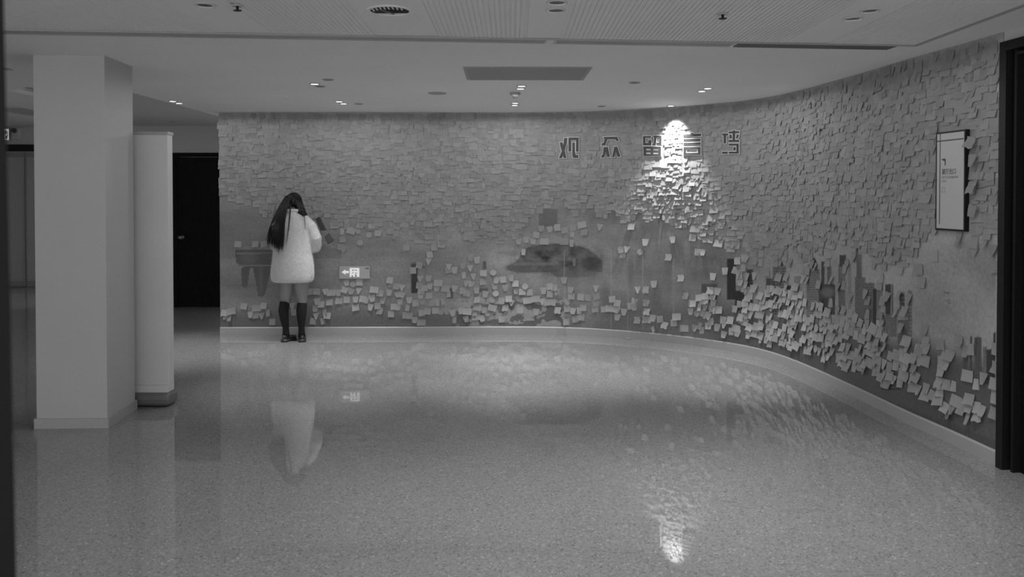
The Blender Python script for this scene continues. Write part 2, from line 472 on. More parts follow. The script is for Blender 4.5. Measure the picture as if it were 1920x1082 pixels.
# small printed captions low in the pale sky of the print
for u_, v_, w_ in ((1768, 548, 12), (1769, 553, 3), (1773, 562, 7), (1778, 566, 4)):
    mk = ((UU > u_) & (UU < u_ + w_) & (VV > v_) & (VV < v_ + 2.2)) * (n4 > .35); blend(mk.astype(float) * .8, .12)
# bare white edge strip beside the doorway and the paint above the print
blend(((UU > 1867) & (VV > 100)).astype(float), .46)
blend(sstep(H - .05, H - .045, ZZ), .38)
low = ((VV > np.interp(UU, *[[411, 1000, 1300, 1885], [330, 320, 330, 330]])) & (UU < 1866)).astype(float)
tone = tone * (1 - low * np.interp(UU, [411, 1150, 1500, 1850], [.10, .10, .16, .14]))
tone = np.clip(tone, .02, .8)

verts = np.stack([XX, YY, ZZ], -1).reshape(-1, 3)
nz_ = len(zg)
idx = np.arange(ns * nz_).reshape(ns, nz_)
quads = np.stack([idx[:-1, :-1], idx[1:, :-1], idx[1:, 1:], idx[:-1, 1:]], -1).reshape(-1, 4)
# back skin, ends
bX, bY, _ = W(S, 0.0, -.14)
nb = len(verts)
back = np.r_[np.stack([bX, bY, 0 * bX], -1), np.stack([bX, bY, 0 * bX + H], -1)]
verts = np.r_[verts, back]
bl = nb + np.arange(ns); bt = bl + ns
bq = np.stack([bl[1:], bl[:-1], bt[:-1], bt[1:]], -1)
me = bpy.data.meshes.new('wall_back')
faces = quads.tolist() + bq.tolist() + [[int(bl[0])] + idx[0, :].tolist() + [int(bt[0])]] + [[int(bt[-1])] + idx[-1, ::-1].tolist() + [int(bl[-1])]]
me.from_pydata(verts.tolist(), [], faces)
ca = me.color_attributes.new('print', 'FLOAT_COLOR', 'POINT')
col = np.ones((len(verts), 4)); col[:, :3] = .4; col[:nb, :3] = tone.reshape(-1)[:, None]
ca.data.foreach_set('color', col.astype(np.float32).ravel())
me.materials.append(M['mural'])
wall = bpy.data.objects.new('wall_back', me); link(wall)
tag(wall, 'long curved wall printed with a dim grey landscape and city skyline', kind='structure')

# skirting along the curved wall, with a chamfered top
bm = bmesh.new(); ST = np.linspace(0, SL - .0, 220)
prof = [(0, 0), (.014, 0), (.014, .078), (.006, .088), (0, .088)]
rings = []
for s in ST: rings.append([bm.verts.new(W(float(s), z, o)) for o, z in prof])
for a, c in zip(rings, rings[1:]):
    for k in range(len(prof)): bm.faces.new((a[k], a[(k + 1) % 5], c[(k + 1) % 5], c[k]))
bm.faces.new(rings[0]); bm.faces.new(rings[-1][::-1])
tag(obj('baseboard_back', bm, M['skirt']), kind='structure')

def wallbox(bm, s0, s1, z0, z1, o0, o1, n=1):
    """box following the wall line"""
    for k in range(n):
        a, b_ = s0 + (s1 - s0) * k / n, s0 + (s1 - s0) * (k + 1) / n
        vs = [bm.verts.new(W(s, z, o)) for s, z, o in ((a, z0, o0), (b_, z0, o0), (b_, z0, o1), (a, z0, o1), (a, z1, o0), (b_, z1, o0), (b_, z1, o1), (a, z1, o1))]
        for f in ((3, 2, 1, 0), (4, 5, 6, 7), (0, 1, 5, 4), (1, 2, 6, 5), (2, 3, 7, 6), (3, 0, 4, 7)): bm.faces.new([vs[i] for i in f])

# right hand wall continues past the dark doorway towards the camera
D0 = SL + .005; DW = 1.05; DT = 2.495
bm = bmesh.new()
wallbox(bm, D0, D0 + DW, DT + .001, H, -.14, 0.0)
wallbox(bm, D0 + DW, D0 + DW + 5.5, 0, H, -.14, 0.0)
tag(obj('wall_right', bm, M['white']), kind='structure')
d = bpy.data.objects.new('door_2', None); link(d); tag(d, 'near-black double-framed doorway at the right end of the wall of notes', kind='structure')
bm = bmesh.new()
wallbox(bm, D0, D0 + .055, 0, DT, -.14, .03); wallbox(bm, D0 + DW - .055, D0 + DW, 0, DT, -.14, .03); wallbox(bm, D0 + .055, D0 + DW - .055, DT - .055, DT, -.14, .03)
obj('door_frame', bm, M['frame_dark'], d)
bm = bmesh.new(); wallbox(bm, D0 + .056, D0 + DW - .056, .001, DT - .056, -.09, -.045); obj('door_leaf', bm, M['dark'], d)
bm = bmesh.new(); wallbox(bm, D0 + .085, D0 + .105, 0.0, DT - .056, -.045, .0); wallbox(bm, D0 + .105, D0 + DW - .1, DT - .09, DT - .07, -.045, 0); obj('door_stop', bm, M['frame_dark'], d)
bm = bmesh.new()
a = W(D0 + DW - .14, 1.02, -.0)
tube(bm, [W(D0 + DW - .14, 1.02, -.045), a, W(D0 + DW - .24, 1.02, 0)], .011, 8); obj('door_handle', bm, M['chrome'], d)

# wall at the end of the corridor, with the dark door
CY = 11.38
dx0, dx1, dz = -4.86, -3.93, 2.215
bm = bmesh.new()
bx(bm, -6.55, CY, 0, dx0, CY + .15, 2.68); bx(bm, dx1, CY, 0, -3.0, CY + .15, 2.68); bx(bm, dx0, CY, dz, dx1, CY + .15, 2.68)
tag(obj('wall_rear', bm, M['far_wall']), kind='structure')
bm = bmesh.new(); bx(bm, -6.55, CY - .012, 0, dx0, CY, .085); bx(bm, dx1, CY - .012, 0, -3.0, CY, .085)
tag(obj('baseboard_rear', bm, M['skirt']), kind='structure')
d = bpy.data.objects.new('door_1', None); d.location = (dx0, CY, 0); link(d); tag(d, 'near-black door with a round knob at the corridor end', kind='structure')
bm = bmesh.new(); ww = dx1 - dx0
bx(bm, 0, -.012, 0, .06, .15, dz); bx(bm, ww - .06, -.012, 0, ww, .15, dz); bx(bm, .06, -.012, dz - .06, ww - .06, .15, dz); obj('door_frame', bm, M['dark'], d)
bm = bmesh.new(); bx(bm, .063, .02, .001, ww - .063, .06, dz - .063, .003); obj('door_leaf', bm, M['dark'], d)
bm = bmesh.new(); kx, kz = ony(340, 445, CY); kx -= dx0
tube(bm, [(kx, .02, kz), (kx, .012, kz)], .033, 20); tube(bm, [(kx, .012, kz), (kx, -.03, kz)], .012, 12)
ball(bm, (kx, -.05, kz), (.032, .026, .032), 20); obj('door_knob', bm, mat('dull_knob', .18, .35, Metallic=.8), d, True)

# far lobby wall on the left with glazed doors, header and lit exit box
LY = 13.85
bm = bmesh.new()
bx(bm, -10, LY, 2.49, -6.2, LY + .15, 2.9); bx(bm, -6.9, LY, 0, -6.2, LY + .15, 2.49)
bx(bm, -10, LY + .9, 0, -6.2, LY + 1.0, 2.5)
tag(obj('wall_lobby', bm, M['far_wall']), kind='structure')
tag(box('wall_left', (-10.15, -1.0, 0), (-10, 15.2, 2.9), M['far_wall']), kind='structure')
tag(box('trim_2', (-10, LY - .03, 2.375), (-6.9, LY + .1, 2.49), M['frame_dark']), kind='structure')
for k, (x0, x1) in enumerate(((-9.4, -8.50), (-8.49, -6.92))):
    d = thing('glass_door', ('left leaf of the far grey glass doors, mostly behind the dark jamb', 'right leaf of the far grey glass doors, running behind the column')[k], 'door', (x0, LY, 0), 0, 'far glass doors')
    L = x1 - x0
    bm = bmesh.new(); bx(bm, 0, .02, 0.02, .018, .06, 2.36); bx(bm, L - .018, .02, .02, L, .06, 2.36); bx(bm, .018, .02, .02, L - .018, .06, .11)
    bx(bm, .018, .02, 2.27, L - .018, .06, 2.36); obj('door_rail', bm, mat('grey_rail', .24, .5), d)
    box('glass_pane', (.018, .035, .11), (L - .018, .045, 2.27), M['glass_door'], d)
x0, z1 = ony(-8, 240, LY - .06); x1, z0 = ony(17, 265, LY - .06)
e = thing('exit_box', 'small lit exit box above the far glass doors', 'sign', (x0, LY - .06, z0))
box('housing', (0, 0, 0), (x1 - x0, .06, z1 - z0), M['sign_plate'], e, .004)
box('lit_panel', (.02, -.004, .025), (x1 - x0 - .005, .0, z1 - z0 - .02), M['sign_lit'], e)
bm = bmesh.new(); w_ = x1 - x0
for a in ((.12, .05, .15, .15), (.16, .12, .19, .19), (.17, .04, .20, .10), (.20, .08, .212, .17)): bx(bm, a[0], -.007, a[1], a[2], -.004, a[3])
obj('pictogram', bm, M['sign_ink'], e)
x0, z1 = ony(22, 240, LY - .1); x1, z0 = ony(35, 262, LY - .1)
e = thing('emergency_lamp', 'small grey emergency lamp box right of the far exit box', 'lamp', (x0, LY - .1, z0))
box('housing', (0, 0, 0), (x1 - x0, .1, z1 - z0), M['sign_plate'], e, .005)
bm = bmesh.new(); tube(bm, [((x1 - x0) * .45, -.0, z1 - z0 - .035), ((x1 - x0) * .45, -.03, z1 - z0 - .05)], [.035, .045], 14); obj('lamp_head', bm, M['ink'], e)

# square column with skirting
bm = bmesh.new(); cpts = [(-3.268, 5.44), (-2.79, 5.455), (-2.825, 5.93), (-3.30, 5.92)]
prism(bm, cpts, 0, H); colm = tag(obj('column', bm, M['column']), 'plain white square column standing near the left edge', 'column')
bm = bmesh.new()
cen = (sum(p[0] for p in cpts) / 4, sum(p[1] for p in cpts) / 4)
prism(bm, [(cen[0] + (x - cen[0]) * 1.055, cen[1] + (y - cen[1]) * 1.055) for x, y in cpts], 0, .068)
obj('skirting', bm, M['skirt'], colm)

# movable partition panel on a rounded rubber foot
p = thing('partition_panel', 'white free-standing partition panel behind the square column', 'partition', (-3.2, 6.02, 0), 0)
PX0, PX1 = -.15, -2.607 + 3.2
box('panel', (PX0, 0, .16), (PX1, .09, 2.075), M['white'], p, .004)
box('top_cap', (PX0 - .0, -.006, 2.06), (PX1 + .006, .096, 2.085), M['skirt'], p, .003)
box('foot_ledge', (PX0, -.012, .105), (PX1 - .004, .10, .16), M['white'], p, .003)
bm = bmesh.new()
prof = [(-.03, .012), (-.045, .03), (-.05, .06), (-.042, .09), (-.018, .106), (.108, .106), (.132, .09), (.14, .06), (.135, .03), (.12, .012)]
R_ = []
for x in (PX0, PX1 - .03, PX1 - .005, PX1 + .012, PX1 + .02):
    k = {PX1 - .005: .97, PX1 + .012: .85, PX1 + .02: .6}.get(x, 1)
    R_.append([(x, .045 + (a - .045) * k, .058 + (z - .058) * k) for a, z in prof])
loft(bm, R_); obj('rubber_foot', bm, M['rubber'], p, False)
bm = bmesh.new()
for x in (PX0 + .1, (PX0 + PX1) / 2, PX1 - .12):
    lathe(bm, [(0, 0), (.025, 0), (.025, .014), (0, .014)], 12, x, .045)
obj('glide', bm, M['recess'], p)

# near door jamb at the photographer's left
bm = bmesh.new()
a = [(-.65, .93), (-.610, .955), (-.662, 1.02), (-.69, 1.0)]
lo = [bm.verts.new((x * 1.0 + .022, y, 0)) for x, y in a]; hi = [bm.verts.new((x - .006, y, H)) for x, y in a]
b1 = [bm.verts.new((x - .09, y, 0)) for x, y in (a[3], a[0])]; b2 = [bm.verts.new((x - .11, y, H)) for x, y in (a[3], a[0])]
L1 = [b1[1], lo[0], lo[1], lo[2], lo[3], b1[0]]; L2 = [b2[1], hi[0], hi[1], hi[2], hi[3], b2[0]]
bm.faces.new(L1[::-1]); bm.faces.new(L2)
for k in range(6): bm.faces.new((L1[k], L1[(k + 1) % 6], L2[(k + 1) % 6], L2[k]))
tag(obj('trim_1', bm, M['jamb']), 'dark blurred door jamb at the left edge, closest to the viewer', kind='structure')

# ------------------------------------------------------------------ ribbed ceiling field
yaw = -.0194          # the ceiling lines run very slightly askew
RX1 = 2.56
def rib_edge(x):      # far edge of the ribbed field
    return 4.60 + (x + 2.9) * .09
planks = [(-1.72, -1.40), (-.80, -.44), (.09, .29), (1.70, 1.98)]
bm = bmesh.new(); x = -6.0; pitch = .027
while x < RX1 - .02:
    if not any(a - pitch * .9 < x < b_ for a, b_ in planks):
        y1 = rib_edge(x) - .035
        bx(bm, x, -1.0, H - .004, x + pitch * .76, y1, H - .0005)
    x += pitch
rf = tag(obj('ceiling_slats', bm, M['ribs'], ceil), 'fine white ribs of the ribbed ceiling field', kind='stuff')
for a, b_ in planks:
    bm = bmesh.new(); bx(bm, a, -1, H - .006, b_, rib_edge(a) - .05, H - .0005); obj('ceiling_panel', bm, M['plank'], ceil)
bm = bmesh.new()
prism(bm, [(-6, rib_edge(-6) - .028), (RX1, rib_edge(RX1) - .028), (RX1, rib_edge(RX1) - .02), (-6, rib_edge(-6) - .02)], H - .012, H - .0004)
prism(bm, [(RX1, -1), (RX1 + .012, -1), (RX1 + .012, rib_edge(RX1) - .02), (RX1, rib_edge(RX1) - .02)], H - .012, H - .0004)
tag(obj('trim_3', bm, M['grille']), kind='structure')

# linear slot diffusers along the edge of the ribs
slots = [(-5.2, .22, 'grille', 'long pale linear slot diffuser at the left, beside the ceiling ribs'),
         (.27, 1.40, 'grille', 'middle linear slot diffuser with a glint along its edge'),
         (1.43, 2.46, 'grille_dark', 'darker linear slot diffuser nearest the right-hand wall')]
for x0, x1, mm, lab in slots:
    t = thing('slot_diffuser', lab, 'air vent', (x0, rib_edge(x0), H), math.atan(.09), 'linear slot diffusers')
    L = (x1 - x0) / math.cos(math.atan(.09)); D = .125
    bm = bmesh.new(); bx(bm, 0, 0, -.008, L, .012, -.0005); bx(bm, 0, D - .012, -.008, L, D, -.0005); bx(bm, 0, .012, -.008, .012, D - .012, -.0005); bx(bm, L - .012, .012, -.008, L, D - .012, -.0005)
    obj('frame', bm, M['plastic'] if mm == 'grille' else M['grille_dark'], t)
    box('backing', (.012, .012, -.003), (L - .012, D - .012, -.001), M['grille_dark'], t)
    for k in range(3):
        y = .022 + k * .031
        box('slat', (.013, y, -.007), (L - .013, y + (.023 if mm == 'grille' else .016), -.0032), M[mm], t)

# large return-air grille
gy0, gy1 = onz(868, 124.5, H)[1], onz(1000, 149, H)[1]; gx0, gx1 = onz(868, 124.5, H)[0], onz(1109, 128, H)[0]
t = thing('return_air_grille', 'large flat rectangular air grille set in the white ceiling', 'air vent', (gx0, gy0, H), .012)
L = gx1 - gx0; D = gy1 - gy0
bm = bmesh.new(); bx(bm, 0, 0, -.006, L, .03, -.0005); bx(bm, 0, D - .03, -.006, L, D, -.0005); bx(bm, 0, .03, -.006, .03, D - .03, -.0005); bx(bm, L - .03, .03, -.006, L, D - .03, -.0005)
obj('frame', bm, M['grille'], t)
box('backing', (.03, .03, -.002), (L - .03, D - .03, -.001), M['grille_dark'], t)
bm = bmesh.new()
y = .034
while y < D - .045:
    bx(bm, .031, y, -.0055, L - .031, y + .011, -.0022); y += .0135
sl = obj('slat', bm, mat('grille_slat', .36, .5), t); sl['kind'] = 'stuff'
# vent strip seen left of the column
ax, ay = onz(30, 122, H); _, by = onz(30, 131, H)
t = thing('slot_diffuser', 'short linear vent in the ceiling left of the square column', 'air vent', (-6.2, ay, H), 0)
bm = bmesh.new(); D = by - ay; bx(bm, 0, 0, -.006, 2.4, .01, -.0005); bx(bm, 0, D - .01, -.006, 2.4, D, -.0005); obj('frame', bm, M['plastic'], t)
box('backing', (0, .01, -.003), (2.4, D - .01, -.001), M['grille_dark'], t)
for k in range(3): box('slat', (0, .02 + k * (D - .03) / 3, -.006), (2.4, .02 + k * (D - .03) / 3 + (D - .03) / 4.2, -.0032), M['grille'], t)

# ------------------------------------------------------------------ downlights and added fill lamps
def fixture_base(u, v):
    x, y = onz(u, v, H); return x, y
lit = [(590, 157, 'nearer lit downlight of the pair above and right of the person'),
       (636, 190, 'farther lit downlight above the person, nearer of its touching pair'),
       (644, 194, 'farther lit downlight above the person, closest to the wall of notes'),
       (324, 189.5, 'left one of the two lit downlights beside the square column'),
       (336, 193.2, 'right one of the two lit downlights beside the square column'),
       (978, 161, 'lit downlight just beyond the big air grille, nearer of its pair'),
       (976, 166, 'lit downlight just beyond the big air grille, farther of its pair'),
       (966, 192.8, 'lit downlight behind the smoke detector, nearer of its pair'),
       (965, 196.8, 'lit downlight behind the smoke detector, closest to the wall of notes'),
       (1327, 165.3, 'lit downlight before the curve of the wall, right of its pair'),
       (1316, 170.5, 'lit downlight before the curve of the wall, left of its pair'),
       (1258, 198, 'bright wall-washing downlight directly above the glaring patch of notes'),
       (385, 6.5, 'ring-trimmed downlight on the smooth strip nearest the left of the ribbed ceiling'),
       (1042, 16.5, 'downlight with pale ring in the middle strip of the ribbed ceiling'),
       ]
near_on = [(1044, 1.5, 'dark downlight at the top edge of the picture, middle ceiling strip'),
           (1631, 17, 'right one of the two dark downlights in the ribbed ceiling at the right'),
           (1599, 32, 'left one of the two dark downlights in the ribbed ceiling at the right')]
off = [(615, 149, 'unlit slim downlight nearest above and right of the lit one over the person'),
       (600, 161.5, 'unlit downlight touching the lit one above the person'),
       (673, 194.5, 'unlit downlight near the wall of notes, right of the lit pair over the person'),
       (1190, 154.5, 'unlit downlight alone on the white ceiling right of the big air grille'),
       (1128, 199, 'unlit downlight close to the wall of notes left of the wall-washer'),
       (58, 165, 'unlit downlight in the ceiling just left of the square column'),
       (324, 228, 'unlit downlight in the dim corridor ceiling before the dark door')]
def downlight(u, v, lab, state, grp):
    zc = H + .035 if (u == 324 and v > 220) else H
    x, y = onz(u, v, zc)
    rib = v < 60
    zc2 = zc - (.0065 if rib else 0.0005)
    t = thing('downlight', lab, 'ceiling light', (x, y, zc2), 0, grp)
    r = .040 if rib else .034
    bm = bmesh.new(); lathe(bm, [(r, -.001), (r, -.006), (r + .012, -.004), (r + .014, 0), (r, 0), (r, -.001)], 28)
    obj('trim_ring', bm, M['plastic'] if state != 'off' else M['grille'], t, True)
    bm = bmesh.new(); lathe(bm, [(0, -.0028 if state == 'on' else -.0015), (r - .001, -.0028 if state == 'on' else -.0015), (r - .001, -.0004), (0, -.0004)], 28)
    obj('lamp', bm, M['lamp_on'] if state == 'on' else M['lamp_off'], t)
    return x, y
for u, v, lab in lit:
    rib = v < 60
    wash = (u == 1258)
    x, y = downlight(u, v, lab, 'on' if not rib else 'near', 'lit recessed downlights' if not rib else 'recessed downlights in the ribbed ceiling')
    if wash:
        spot('wall_washer_light', (x, y, H - .02), WASH_W, 74, 1.0, (9, -5), .028)
    else:
        spot('downlight_and_fill_light', (x, y, H - .02), SPOT_W * (.25 if rib else .75), 60, 1.0, (0, 0), .03)
        spot('spill_and_fill_light', (x, y, H - .03), SPILL_W, 179, .12, (0, 0), .03)
for u, v, lab in near_on:
    x, y = downlight(u, v, lab, 'near', 'recessed downlights in the ribbed ceiling')
    spot('downlight_and_fill_light', (x, y, H - .02), SPOT_W * .42, 75, 1.0, (0, 0), .03)
    spot('spill_and_fill_light', (x, y, H - .03), SPILL_W, 179, .12, (0, 0), .03)
for x_, y_ in ((-1.53, 2.0), (.22, 2.0), (1.84, 2.0), (-1.53, 0.0), (.22, 0.0), (1.84, 0.0)):  # added fill lamps, unseen overhead and by the camera, no fixtures built
    spot('downlight_and_fill_light', (x_, y_, H - .03), SPOT_W * .3, 80, 1.0, (0, 0), .04); spot('spill_and_fill_light', (x_, y_, H - .03), SPILL_W * .6, 179, .12, (0, 0), .04)
for u, v, lab in off: downlight(u, v, lab, 'off', 'unlit slim downlights')

# round speaker grille, smoke detector, sprinklers, round diffuser
x, y = onz(820, 174.5, H)
t = thing('ceiling_speaker', 'round flat speaker grille in the ceiling left of the smoke detector', 'speaker', (x, y, H - .0005))
bm = bmesh.new(); lathe(bm, [(.0, -.004), (.074, -.004), (.082, -.006), (.086, -.001), (.086, 0), (0, 0)], 32); obj('grille', bm, M['grille'], t, True)
x, y = onz(523, 181, H)
t = thing('ceiling_speaker', 'faint round speaker grille in the ceiling left of the lit downlight over the person', 'speaker', (x, y, H - .0005))
bm = bmesh.new(); lathe(bm, [(.0, -.003), (.074, -.003), (.082, -.004), (.086, -.001), (.086, 0), (0, 0)], 32); obj('grille', bm, M['plank'], t, True)
x, y = onz(966, 173.5, H)
t = thing('smoke_detector', 'white smoke detector hanging below the ceiling between two lit downlight pairs', 'smoke detector', (x, y, H - .0005))
bm = bmesh.new(); lathe(bm, [(0, 0), (.05, 0), (.05, -.014), (.045, -.02), (.0, -.02)], 24); obj('base', bm, M['grille'], t, True)
bm = bmesh.new(); lathe(bm, [(0, -.02), (.034, -.02), (.034, -.032), (.022, -.04), (0, -.042)], 24); obj('sensor_cap', bm, M['plastic'], t, True)
bm = bmesh.new(); lathe(bm, [(0, -.043), (.018, -.041), (.018, -.05), (0, -.053)], 16); obj('sensor_tip', bm, M['grille_dark'], t, True)
for u, v, lab in ((445, 15.5, 'small dark sprinkler head in the ribbed ceiling left of the round vent'), (1355, 31, 'small dark sprinkler head in the ribbed ceiling right of the round vent')):
    x, y = onz(u, v, H - .02)
    t = thing('sprinkler_head', lab, 'sprinkler', (x, y, H - .0065), 0, 'sprinkler heads')
    bm = bmesh.new(); lathe(bm, [(0, 0), (.03, 0), (.026, -.004), (0, -.004)], 20); obj('rose', bm, M['plastic'], t, True)
    bm = bmesh.new(); lathe(bm, [(0, -.004), (.008, -.004), (.006, -.02), (0, -.022)], 12); obj('body', bm, M['frame_dark'], t, True)
    bm = bmesh.new(); lathe(bm, [(0, -.022), (.022, -.023), (.022, -.026), (0, -.027)], 8); obj('deflector', bm, M['frame_dark'], t)
x, y = onz(731, 17, H)
t = thing('round_ceiling_vent', 'round vent with a dark open mouth and vanes in the ribbed ceiling', 'air vent', (x, y, H - .0065))
bm = bmesh.new(); lathe(bm, [(0, -.0005), (.1, -.0005), (.1, -.002), (0, -.002)], 40); obj('dark_mouth', bm, M['recess'], t)
bm = bmesh.new()
for k in range(40):
    a = 2 * math.pi * k / 40; a2 = 2 * math.pi * (k + 1) / 40
    q = [(.1, a), (.118, a), (.118, a2), (.1, a2)]
    prism(bm, [(r * math.cos(t_), r * math.sin(t_)) for r, t_ in q], -.006, -.0005)
obj('rim', bm, M['plank'], t)
for k in range(8):
    xx = -.084 + k * .021
    yy = math.sqrt(.1 ** 2 - xx * xx)
    bm = bmesh.new(); bx(bm, xx, -yy, -.006, xx + .007, -yy + .055, -.0022); obj('vane', bm, M['ribs'], t)
bm = bmesh.new(); bx(bm, -.02, -.06, -.01, -.008, .05, -.003)
o = obj('spoke', bm, M['grille_dark'], t); o.rotation_euler = (0, 0, -.5)
bm = bmesh.new(); prism(bm, [(-.115, .06), (.115, .06), (.13, .22), (-.13, .22)], -.0035, -.0005); obj('access_plate', bm, M['plank'], t)

# ------------------------------------------------------------------ the five cut-out characters
def stroke(bm, pts, o0, o1):
    P = [pix2wall(u, v) for u, v in pts]
    # orientation and triangulation in wall space
    lo = [bm.verts.new(W(s, z, o0)) for s, z in P]; hi = [bm.verts.new(W(s, z, o1)) for s, z in P]
    bm.faces.new(lo[::-1]); bm.faces.new(hi)
    n = len(P)
    for i in range(n): bm.faces.new((lo[i], lo[(i + 1) % n], hi[(i + 1) % n], hi[i]))
def grow(pts, d):
    n = len(pts); A = sum(pts[i][0] * pts[(i + 1) % n][1] - pts[(i + 1) % n][0] * pts[i][1] for i in range(n))
    sgn = 1 if A > 0 else -1; out = []
    for i in range(n):
        p0 = Vector(pts[i - 1]); p1 = Vector(pts[i]); p2 = Vector(pts[(i + 1) % n])
        e1 = (p1 - p0).normalized(); e2 = (p2 - p1).normalized()
        n1_ = Vector((e1.y, -e1.x)) * sgn; n2_ = Vector((e2.y, -e2.x)) * sgn
        m_ = (n1_ + n2_); m_ = m_ / max(.5, m_.dot(n1_)) if m_.length > 1e-6 else n1_
        out.append(tuple(p1 + m_ * d))
    return out
def R(x0, y0, x1, y1): return [(x0, y0), (x1, y0), (x1, y1), (x0, y1)]
CH = {
 'guan': [[(143, 180), (168, 176), (182, 222), (204, 318), (178, 320), (166, 268), (150, 220)], [(182, 140), (212, 137), (206, 190), (190, 245), (163, 320), (136, 322), (142, 300), (168, 245), (178, 200)],
          [(222, 135), (314, 135), (314, 262), (291, 262), (291, 158), (247, 158), (247, 260), (222, 260)], [(257, 180), (280, 180), (280, 262), (288, 290), (310, 292), (314, 318), (264, 318), (257, 300)]],
 'zhong': [[(540, 130), (662, 127), (678, 165), (655, 168), (648, 152), (574, 152), (558, 205), (520, 208), (524, 186), (540, 182), (548, 152)],
           [(540, 222), (578, 218), (598, 308), (572, 310), (560, 262), (546, 314), (518, 316), (524, 290), (533, 288)], [(636, 218), (664, 216), (692, 306), (665, 309), (651, 262), (638, 310), (612, 312), (622, 288)]],
 'liu': [R(897, 122, 968, 138), R(897, 138, 918, 184), R(897, 184, 970, 205), R(945, 158, 970, 184), R(990, 118, 1062, 134), R(1042, 134, 1062, 196), [(998, 134), (1018, 134), (1012, 205), (982, 205), (983, 188), (994, 184)], R(1020, 180, 1042, 196),
         R(900, 215, 1057, 236), R(900, 282, 1057, 302), R(900, 236, 924, 282), R(1035, 236, 1057, 282), R(965, 236, 990, 282), R(924, 250, 965, 268), R(990, 250, 1035, 268)],
 'yan': [[(1260, 108), (1325, 104), (1330, 95), (1350, 94), (1356, 102), (1420, 99), (1420, 122), (1260, 128)], R(1262, 146, 1416, 165), R(1262, 181, 1416, 200), R(1262, 219, 1416, 237), R(1262, 272, 1416, 291), R(1262, 237, 1285, 272), R(1393, 237, 1416, 272)],
 'qiang': [R(1612, 98, 1665, 116), R(1626, 116, 1647, 188), R(1612, 262, 1662, 281), R(1708, 70, 1729, 156), R(1672, 80, 1708, 97), R(1729, 78, 1766, 95), [(1675, 112), (1694, 108), (1702, 140), (1684, 146)], [(1744, 112), (1763, 106), (1757, 138), (1737, 144)],
           R(1670, 156, 1766, 175), R(1672, 190, 1762, 207), R(1742, 207, 1762, 262), R(1672, 262, 1762, 279), R(1714, 222, 1734, 250)],
}
CL = {'guan': 'leftmost of the five dark cut-out characters mounted high on the wall', 'zhong': 'second dark cut-out character from the left, with two legs like spread feet',
      'liu': 'boxy dark cut-out character just left of the glaring lit patch', 'yan': 'dark striped cut-out character just right of the glaring lit patch',
      'qiang': 'rightmost of the five dark cut-out characters, partly buried by notes'}
for k, strokes in CH.items():
    us = [p[0] for s in strokes for p in s]; vs_ = [p[1] for s in strokes for p in s]
    cu, cv = 1020 + (min(us) + max(us)) / 2 / 4.8, 230 + (min(vs_) + max(vs_)) / 2 / 4.8
    s0, z0 = pix2wall(cu, cv); P0 = Vector(W(s0, z0, .0))
    t = thing('wall_character', CL[k], 'wall lettering', P0, 0, 'cut-out characters on the wall')
    def shift(o):
        o.matrix_parent_inverse = Matrix.Translation(-P0); return o
    bm = bmesh.new()
    for s in strokes: stroke(bm, [(1020 + x / 4.8, 230 + y / 4.8) for x, y in grow(s, 6)], .006, .016)
    shift(obj('backing', bm, M['letter_back'], t))
    for s in strokes:
        bm = bmesh.new(); stroke(bm, [(1020 + x / 4.8, 230 + y / 4.8) for x, y in s], .0162, .020); shift(obj('stroke', bm, M['letter'], t))
CHAR_BOX = [(1046, 254, 1092, 300), (1126, 252, 1170, 300), (1204, 250, 1244, 296), (1281, 247, 1320, 293), (1354, 243, 1392, 292)]

# ------------------------------------------------------------------ lit exit sign on the wall of notes
def on_wall(t, P0, o): o.matrix_parent_inverse = Matrix.Translation(-P0); return o
s0, z1 = pix2wall(637, 499); s1, z0 = pix2wall(694, 522)
P0 = Vector(W((s0 + s1) / 2, z0, 0))
t = thing('exit_sign', 'lit exit sign with arrow and running figure low on the wall', 'sign', P0)
def wb(name, a, m, par, o0, o1):
    bm = bmesh.new(); wallbox(bm, a[0], a[1], a[2], a[3], o0, o1, 12); return on_wall(par, P0, obj(name, bm, m, par))
wb('plate', (s0, s1, z0, z1), M['sign_plate'], t, .002, .022)
Wd, Hg = s1 - s0, z1 - z0
def sg_(fx, fz): return s0 + fx * Wd, z0 + fz * Hg
bm = bmesh.new()
for q in ([(.07, .52), (.20, .32), (.20, .44), (.31, .44), (.31, .62), (.20, .62), (.20, .74)],):
    lo = [bm.verts.new(W(*sg_(*p_), .0222)) for p_ in q]; hi = [bm.verts.new(W(*sg_(*p_), .0245)) for p_ in q]
    bm.faces.new(lo[::-1]); bm.faces.new(hi)
    for i in range(len(q)): bm.faces.new((lo[i], lo[(i + 1) % len(q)], hi[(i + 1) % len(q)], hi[i]))
on_wall(t, P0, obj('arrow', bm, M['sign_lit'], t))
a0, b0 = sg_(.34, .14); a1, b1_ = sg_(.655, .86)
wb('pictogram_panel', (a0, a1, b0, b1_), M['sign_lit'], t, .0222, .0245)
bm = bmesh.new()
def fig(q):
    P = [(a0 + x * (a1 - a0), b0 + y * (b1_ - b0)) for x, y in q]
    lo = [bm.verts.new(W(*p_, .0246)) for p_ in P]; hi = [bm.verts.new(W(*p_, .026)) for p_ in P]
    bm.faces.new(lo[::-1]); bm.faces.new(hi)
    for i in range(len(P)): bm.faces.new((lo[i], lo[(i + 1) % len(P)], hi[(i + 1) % len(P)], hi[i]))
for q in ([(.28, .68), (.38, .68), (.38, .84), (.28, .84)], [(.48, .80), (.74, .80), (.74, .68), (.66, .68), (.66, .74), (.48, .74)], [(.28, .38), (.40, .50), (.40, .58), (.26, .46)],
          [(.20, .0), (.34, .0), (.30, .2), (.22, .2)], [(.60, .5), (.78, .42), (.76, .34), (.58, .42)], [(.50, .02), (.70, .02), (.74, .16), (.58, .34), (.52, .26), (.62, .12)]): fig(q)
on_wall(t, P0, obj('running_figure', bm, M['sign_ink'], t))
